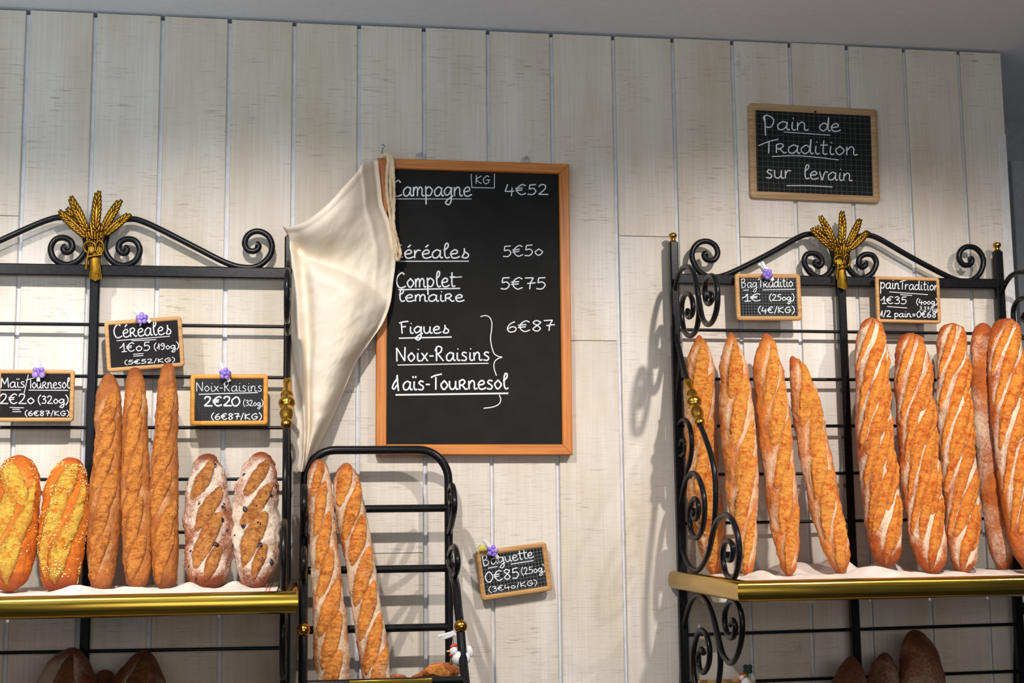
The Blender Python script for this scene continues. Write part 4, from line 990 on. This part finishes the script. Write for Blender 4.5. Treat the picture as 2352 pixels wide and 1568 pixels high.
# walnut raisin loaves
rg = np.random.RandomState(12)
for i, (st, lab) in enumerate((
    ([(478, 1043, 0), (478, 1056, 23), (478, 1085, 37), (478, 1130, 46), (478, 1200, 50), (479, 1265, 50), (477, 1315, 43), (476, 1340, 32), (476, 1354, 0)], 'dark floury walnut and raisin loaf next to the seeded baguettes'),
    ([(602, 1039, 0), (600, 1052, 21), (594, 1080, 36), (588, 1130, 48), (585, 1200, 51), (584, 1260, 47), (585, 1310, 40), (586, 1338, 28), (586, 1351, 0)], 'whiter floury walnut and raisin loaf beside the right post of the left rack'))):
    L = length(st, .115, .25)
    sl = [(L * .24, -.006 + .01 * i, .05, .014, math.radians(26)), (L * .46, .006, .055, .013, math.radians(30)), (L * .70, -.002, .06, .016, math.radians(24)), (L * .86, .012, .035, .012, math.radians(20))]
    o, V, Nr, L, rm, (sv, th) = loaf('walnut_raisin_loaf', st, .115, .25, B_NOIX, lab, 'loaf', 'walnut raisin loaves on the left rack', sl, flour=(.46 + .14 * i, .80 + .1 * i), ear=.0030, bulge=.002, seed=41.7 + i * 7, lump=.0062, fine=.0018, open_cut=.50)
    for k in range(11):
        a = int(len(sv) * rg.uniform(.06, .92)); b = int(len(th) * rg.uniform(.33, .67)); p = V[a, b]; nn = Nr[a, b]
        t1 = np.cross(nn, rg.randn(3)); t1 /= np.linalg.norm(t1); t2 = np.cross(nn, t1); r_ = rg.uniform(.0032, .0062)
        mb = MB().ell(p - nn * .0018, [t1 * r_ * 1.15, t2 * r_ * .8, nn * r_ * .62], 14, 10)
        mb.v[0] = mb.v[0] + .0016 * fbm(mb.v[0] * 260, 2)[:, None] * nn
        mb.build('raisin', M_RAISIN, o)
# pointed tradition baguettes
for i, (st, lab, b) in enumerate((
    ([(1606, 769, 0), (1606, 776, 7), (1606, 793, 17), (1606, 828, 32), (1608, 880, 37), (1609, 950, 39), (1613, 1050, 36), (1618, 1130, 38), (1629, 1200, 38), (1637, 1260, 31), (1642, 1305, 20), (1643, 1325, 0)], 'pointed golden baguette standing behind the scrolled iron bracket', .118),
    ([(1679, 763, 0), (1679, 770, 7), (1680, 796, 19), (1685, 845, 34), (1692, 930, 41), (1699, 1030, 43), (1703, 1110, 39), (1708, 1190, 33), (1714, 1260, 23), (1716, 1305, 16), (1716, 1326, 0)], 'pointed golden baguette just right of the scrolled bracket, narrow wrinkled foot', .23),
    ([(1760, 765, 0), (1760, 776, 12), (1762, 800, 24), (1765, 850, 37), (1772, 930, 41), (1781, 1010, 40), (1792, 1100, 39), (1802, 1200, 35), (1809, 1260, 27), (1812, 1300, 19), (1813, 1323, 0)], 'pointed golden baguette directly under the gridded 1€ slate', .21),
    ([(1819, 817, 0), (1820, 824, 7), (1832, 850, 20), (1847, 900, 32), (1860, 980, 38), (1872, 1050, 38), (1884, 1110, 37), (1900, 1190, 37), (1917, 1250, 33), (1928, 1290, 24), (1935, 1321, 0)], 'shorter pale pointed baguette leaning left, beside the middle post', .22))):
    L = length(st, .10, b)
    sl = auto_slashes(L, .034, 5, .080, .0165, 16, 31 + i, .04, .02, .16)
    loaf('tradition_baguette', st, .071 if i == 0 else .098, b, B_TRA, lab, 'baguette', 'pointed baguettes on the right rack', sl, flour=(.26, .74), ear=.0018, bulge=.0032, seed=61.1 + i * 3.3, lump=.0026, fine=.0010, side_flour=.18)
# thick tradition loaves
for i, (st, lab, t0, b) in enumerate((
    ([(2002, 730, 0), (2002, 743, 25), (2002, 770, 35), (2002, 820, 39), (2003, 900, 42), (2009, 1000, 44), (2018, 1100, 45), (2030, 1200, 45), (2036, 1260, 39), (2037, 1287, 27), (2037, 1301, 0)], 'long thick floury loaf nearest the middle post, tallest on the right rack', .105, .20),
    ([(2092, 767, 0), (2091, 780, 28), (2093, 815, 42), (2098, 880, 46), (2103, 960, 47), (2110, 1050, 46), (2120, 1150, 45), (2134, 1240, 43), (2141, 1290, 34), (2143, 1318, 0)], 'long thick floury loaf under the 1€35 slate, lower topped than its neighbours', .105, .25),
    ([(2187, 744, 0), (2187, 757, 28), (2187, 790, 37), (2188, 860, 40), (2192, 950, 41), (2200, 1050, 41), (2206, 1150, 40), (2212, 1240, 38), (2213, 1290, 31), (2213, 1317, 0)], 'long dark topped loaf just right of the 1€35 slate', .095, .245),
    ([(2258, 742, 0), (2258, 755, 20), (2257, 800, 29), (2260, 900, 30), (2270, 1000, 32), (2280, 1100, 33), (2292, 1200, 34), (2302, 1270, 28), (2306, 1312, 0)], 'reddish brown loaf standing half hidden behind the rightmost loaf', .085, .19),
    ([(2312, 733, 0), (2311, 746, 31), (2310, 785, 41), (2312, 850, 45), (2318, 950, 47), (2330, 1050, 46), (2343, 1150, 46), (2358, 1240, 42), (2366, 1285, 31), (2368, 1312, 0)], 'rightmost thick floury loaf, cut off by the right edge of the photo', .15, .27))):
    L = length(st, t0, b)
    sl = auto_slashes(L, .037, 6, .088, .0125, 21, 71 + i, .04, .03, .1) + auto_slashes(L, .037, 5, .07, .0085, 21, 81 + i, .09, .06, .05, .026) + auto_slashes(L, .037, 5, .07, .0085, 21, 91 + i, .02, .1, .05, -.026)
    if i == 3: sl = []
    loaf('tradition_loaf', st, t0, b, B_PAIN, lab, 'loaf', 'long thick loaves on the right rack', sl, flour=(.24 if i != 3 else .42, .86), ear=.0020, bulge=.0030, seed=111.1 + i * 3.3, lump=.0026, fine=.0009, side_flour=.10, tip=.034)
# dark round ended loaves on the lower shelves
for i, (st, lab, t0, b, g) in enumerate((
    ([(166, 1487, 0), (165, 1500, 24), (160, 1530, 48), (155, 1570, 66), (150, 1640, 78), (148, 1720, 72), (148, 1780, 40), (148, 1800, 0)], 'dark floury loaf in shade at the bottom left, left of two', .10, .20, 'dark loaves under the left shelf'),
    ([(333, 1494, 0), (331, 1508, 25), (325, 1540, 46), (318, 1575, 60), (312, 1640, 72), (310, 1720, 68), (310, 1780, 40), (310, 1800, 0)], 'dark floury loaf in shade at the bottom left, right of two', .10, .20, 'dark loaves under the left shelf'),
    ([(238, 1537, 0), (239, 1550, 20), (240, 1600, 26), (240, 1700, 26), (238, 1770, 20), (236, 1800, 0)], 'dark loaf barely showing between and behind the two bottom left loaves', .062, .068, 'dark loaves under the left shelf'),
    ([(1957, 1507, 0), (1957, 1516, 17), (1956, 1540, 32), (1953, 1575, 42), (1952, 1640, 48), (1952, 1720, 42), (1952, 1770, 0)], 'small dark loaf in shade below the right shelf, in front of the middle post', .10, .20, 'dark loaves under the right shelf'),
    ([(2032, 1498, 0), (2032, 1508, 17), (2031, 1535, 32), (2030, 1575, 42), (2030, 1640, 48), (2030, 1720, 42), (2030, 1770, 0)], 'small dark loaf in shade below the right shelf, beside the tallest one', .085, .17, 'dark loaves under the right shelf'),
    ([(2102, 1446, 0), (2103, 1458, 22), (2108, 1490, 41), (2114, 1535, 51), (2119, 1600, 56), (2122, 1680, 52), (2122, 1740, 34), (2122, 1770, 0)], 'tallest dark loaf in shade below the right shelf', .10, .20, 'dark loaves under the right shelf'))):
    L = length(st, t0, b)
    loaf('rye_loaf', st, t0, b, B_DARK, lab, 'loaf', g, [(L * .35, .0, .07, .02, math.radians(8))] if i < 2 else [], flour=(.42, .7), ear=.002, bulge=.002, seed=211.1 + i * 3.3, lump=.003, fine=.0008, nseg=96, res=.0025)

# ------------------------------------------------------------------ small tube stand with baguettes
DS = .070
stand_root = at(870, 1600, DS); xl_S = float(at(698, 1250, DS)[0]); xr_S = float(at(1031, 1300, DS)[0])
stand = empty('baguette_stand', (float((xl_S + xr_S) / 2), -.2, 0), 'small black tubular stand holding two baguettes in front of the chalkboard', 'bread stand')
zT = float(at(870, 1033, DS)[2]); rc = .062
def arc(cx, cz, a0, a1, n=10): return [(cx + rc * math.cos(a), -DS, cz + rc * math.sin(a)) for a in np.linspace(a0, a1, n)]
P = [(xl_S, -DS, 0.0), (xl_S, -DS, 1.0), (xl_S, -DS, zT - rc - .02)] + arc(xl_S + rc, zT - rc, math.pi, math.pi / 2) + arc(xr_S - rc, zT - rc, math.pi / 2, 0) + [(xr_S, -DS, zT - rc - .02), (xr_S, -DS, 1.0), (xr_S, -DS, 0.0)]
MB().tube(P, .0086, 14).build('back_frame', M_IRON, stand)
for y in (1168, 1307, 1443):
    z = float(at(870, y, DS)[2]); MB().tube([(xl_S, -DS, z), (xr_S, -DS, z)], .0078, 12).build('cross_bar', M_IRON, stand)
def AX(P): return np.array([at_x(x, y, xr_S) for x, y in P])
arm = AX([(1033, 1288), (1040, 1318), (1047, 1345), (1052, 1395), (1057, 1437), (1063, 1510), (1068, 1556), (1073, 1600)])
arm = np.vstack([arm, [[xr_S, arm[-1][1] - .01, 1.0], [xr_S, arm[-1][1] - .01, 0.0]]])
loop1 = AX([(1031, 1225), (1038, 1200), (1044, 1165), (1042, 1128), (1038, 1114), (1034, 1125), (1035, 1150), (1038, 1160)])
loop2 = AX([(1032, 1275), (1038, 1258), (1046, 1258), (1051, 1285), (1049, 1312), (1042, 1322), (1037, 1310), (1038, 1295)])
for X in (xr_S, xl_S):
    sh = np.array([X - xr_S, 0, 0])
    MB().tube(np.vstack([catmull(arm[:-2], 6) + sh, arm[-2:] + sh]), .0084, 12).build('front_leg', M_IRON, stand)
    MB().tube(catmull(loop1, 6) + sh, .0060, 10).build('scroll', M_IRON, stand)
    MB().tube(catmull(loop2, 6) + sh, .0060, 10).build('scroll', M_IRON, stand)
    b = at_x(1057, 1437, xr_S) + sh + np.array([0, -.010, 0]); MB().sphere(b, .0125, 20, 14).build('brass_ball', M_BRASS, stand)
fz = at_x(1069, 1560, xr_S)
MB().tube([(xl_S, fz[1], fz[2]), (xr_S, fz[1], fz[2])], .0066, 12).build('front_bar', M_IRON, stand)
px0, px1 = float(at(801, 1560, -fz[1] + .009)[0]), float(at(993, 1560, -fz[1] + .009)[0])
MB().box((px0, fz[1] - .010, fz[2] - .05), (px1, fz[1] - .0068, fz[2] + .005)).build('name_plate', M_BRASSR, stand, bevel=.001)
ZS = float(at(800, 1602, .24)[2]) - .002
for k in range(7):
    dd = DS + (-fz[1] - DS) * k / 6
    MB().tube([(xl_S, -dd, ZS - .006), (xr_S, -dd, ZS - .006)], .005, 8).build('tray_bar', M_IRON, stand)
for X in (xl_S, xr_S): MB().tube([(X, -DS, ZS - .006), (X, fz[1], ZS - .006)], .006, 8).build('tray_bar', M_IRON, stand)
for i, (st, lab, b) in enumerate((
    ([(732, 1054, 0), (732, 1066, 17), (732, 1090, 26), (735, 1140, 29), (742, 1220, 30), (750, 1320, 33), (756, 1420, 37), (762, 1510, 40), (765, 1570, 34), (766, 1604, 0)], 'floury slashed baguette in the small stand, left of two', .235),
    ([(793, 1063, 0), (794, 1075, 17), (795, 1100, 29), (801, 1150, 33), (813, 1210, 34), (829, 1300, 33), (842, 1400, 33), (858, 1500, 35), (866, 1565, 31), (870, 1604, 0)], 'floury slashed baguette in the small stand, right of two and leaning', .245))):
    L = length(st, .125, b)
    loaf('baguette', st, .125, b, B_BAG, lab, 'baguette', 'baguettes in the small stand', auto_slashes(L, .030, 7, .056, .0145, 23, 131 + i, .0, .0, .12), flour=(.50, .88), ear=.0028, bulge=.0034, seed=311.1 + i * 3.3, lump=.0020, fine=.0009)
loaf('bread_heel', [(944, 1556, 0), (958, 1552, 6), (985, 1543, 14), (1012, 1538, 19), (1038, 1540, 19), (1056, 1546, 0)], .26, .25, B_BAG, 'crusty loaf end lying low in the small stand, by its right leg', 'bread', None, [(.05, 0, .03, .012, .4)], flour=(.4, .6), seed=401, horizontal=True, lump=.004, fine=.0012, nseg=80)
loaf('bread_heel', [(890, 1560, 0), (898, 1557, 6), (912, 1554, 8), (926, 1556, 7), (936, 1560, 0)], .22, .22, B_BAG, 'tiny bit of crust showing just above the brass plate of the small stand', 'bread', None, [], flour=(.4, .6), seed=405, horizontal=True, lump=.002, fine=.0008, nseg=48)
MB().tube(catmull([at(1034, 1322, .115), at(1036, 1314, .112), at(1041, 1313, .112), at(1038, 1322, .115), at(1044, 1328, .12), at(1052, 1339, .12)], 6), .0008, 6).build('string', M_ROPE)
tag(bpy.data.objects['string'], 'thin white string knotted around the right post of the small stand', 'string')

# ------------------------------------------------------------------ canvas bag between nail and rack post
top_e = catmull([(649, 520), (672, 519), (705, 505), (750, 470), (788, 430), (818, 397), (832, 376), (845, 372), (858, 366), (868, 366)], 8)
left_e = catmull([(649, 520), (663, 548), (669, 620), (668, 740), (667, 860), (667, 950), (668, 1030), (672, 1085)], 8)
right_e = catmull([(868, 366), (874, 420), (880, 470), (896, 512), (905, 560), (909, 596), (903, 650), (896, 700), (878, 745), (850, 785), (820, 830), (795, 885), (768, 950), (738, 1012), (704, 1082)], 8)
def resample(P, n):
    P = np.asarray(P); s_ = np.concatenate([[0], np.cumsum(np.linalg.norm(np.diff(P, axis=0), axis=1))]); q = np.linspace(0, s_[-1], n)
    return np.stack([np.interp(q, s_, P[:, 0]), np.interp(q, s_, P[:, 1])], 1)
nu, nv = 90, 150
Te, Le, Re = resample(top_e, nu), resample(left_e, nv), resample(right_e, nv)
V = np.zeros((nu, nv, 3))
for i in range(nu):
    u = i / (nu - 1)
    for j in range(nv):
        v = j / (nv - 1)
        p = Le[j] * (1 - u) + Re[j] * u
        p = p + (Te[i] - (Le[0] * (1 - u) + Re[0] * u)) * (1 - v) ** 3
        vv = .085 + .345 * u ** .9                                  # the deep crease of the swag
        sn = math.sin(math.pi * min(1, u * 1.04)) ** .75
        hem = .044 + .105 * sn; val = .040 + .012 * sn; low = .046 + .078 * sn * (1 - .40 * v)
        if v < vv:
            k = max(0, (v - .035) / (vv - .035)); k = k * k * (3 - 2 * k) if k < .5 else k * k * (3 - 2 * k); d_ = hem * (1 - k) + val * k
        else:
            k = min(1, (v - vv) / .075); k = 1 - (1 - k) ** 2; d_ = val * (1 - k) + low * k
        uc = .03 + .16 * v + .50 * v ** 4                            # long hanging fold down the left side
        fs = min(1, v / .12) * (1 - .5 * v)
        d_ += .018 * math.exp(-((u - uc + .055) / .045) ** 2) * fs - .024 * math.exp(-((u - uc - .05) / .05) ** 2) * fs
        d_ += .010 * math.sin(u * 8.5 + v * 1.5 + .6) * max(0, v - .42) * 1.8
        d_ += .010 * math.exp(-((u - .86 + .1 * v) / .035) ** 2) * max(0, 1 - v * 2.2)
        d_ += .0022 * float(fbm(np.array([[p[0] / 26 + p[1] / 60, p[1] / 34, 8.1]]), 3)[0]) * min(1, v * 8)
        d_ += .0045 * float(fbm(np.array([[p[0] / 75, p[1] / 90, 3.3]]), 2)[0]) * min(1, v * 8)
        if v < .03: d_ += .004 * math.sin(v / .03 * math.pi)
        V[i, j] = at(p[0], p[1], max(d_, .031))
Fc = [(i * nv + j, (i + 1) * nv + j, (i + 1) * nv + j + 1, i * nv + j + 1) for i in range(nu - 1) for j in range(nv - 1)]
bag = empty('canvas_bag', at(868, 362, .03), 'cream canvas drawstring bag hanging between the left rack and the chalkboard', 'bag')
b = MB().add(V.reshape(-1, 3), Fc).build('bag_body', M_CANVAS, bag, sharp=80)
m = b.modifiers.new('thick', 'SOLIDIFY'); m.thickness = .002
# the bag's back layer
V2 = V.copy(); cen = V[:, :, 1]; V2[:, :, 1] = -(.0285 + .002 * np.sin(np.linspace(0, 6, nu))[:, None]); 
ctr = V.reshape(-1, 3).mean(0); V2[:, :, 0] = ctr[0] + (V2[:, :, 0] - ctr[0]) * .97
MB().add(V2.reshape(-1, 3), Fc).build('bag_back', M_CANVAS, bag, sharp=80)
# strands of the drawstring
for P in ([(874, 361), (884, 356), (892, 362), (889, 400), (889, 440), (894, 480), (902, 530), (911, 565), (917, 588), (913, 596), (907, 586)],
          [(878, 357), (892, 352), (901, 366), (904, 410), (905, 455), (904, 500), (906, 545), (909, 580), (911, 598)],
          [(876, 359), (888, 354), (897, 364), (897, 420), (899, 470), (905, 520), (914, 556), (920, 582), (916, 594)]):
    C = catmull([at(x, y, .047 + .010 * (k % 2)) if k > 1 else at(x, y, .036) for k, (x, y) in enumerate(P)], 14)
    r_ = .0036 + .00045 * np.sin(np.arange(len(C)) * 1.1)
    MB().tube(C, r_, 10).build('drawstring', M_ROPE, bag)
nl = MB().lathe(at(877, 352, .0), (0, -1, .12), [(0, .0016), (.040, .0016), (.041, .0042), (.0425, .0040), (.043, .0015)], 12).build('nail', M_STEEL, loc=at(877, 352, .0))
tag(nl, 'small nail in the wall holding the canvas bag', 'nail')
for (x, y, lab) in ((965, 358, 'clear plastic hook with a pin above the chalkboard, left one'), (1206, 367, 'clear plastic hook with a pin above the chalkboard, right one')):
    p = at(x, y, 0)
    h = empty('wall_hook', p, lab, 'hook', 'hooks of the chalkboard')
    MB().lathe(p + np.array([0, 0, -.004]), (0, -1, 0), [(0, .010), (.0025, .0105), (.003, .009)], 20).build('hook_plate', M_CLEAR, h)
    MB().lathe(p + np.array([.0, -.003, .001]), (.1, -1, .1), [(0, .001), (.010, .001), (.0105, .0032), (.012, .003), (.0125, .001)], 12).build('pin', M_STEEL, h)
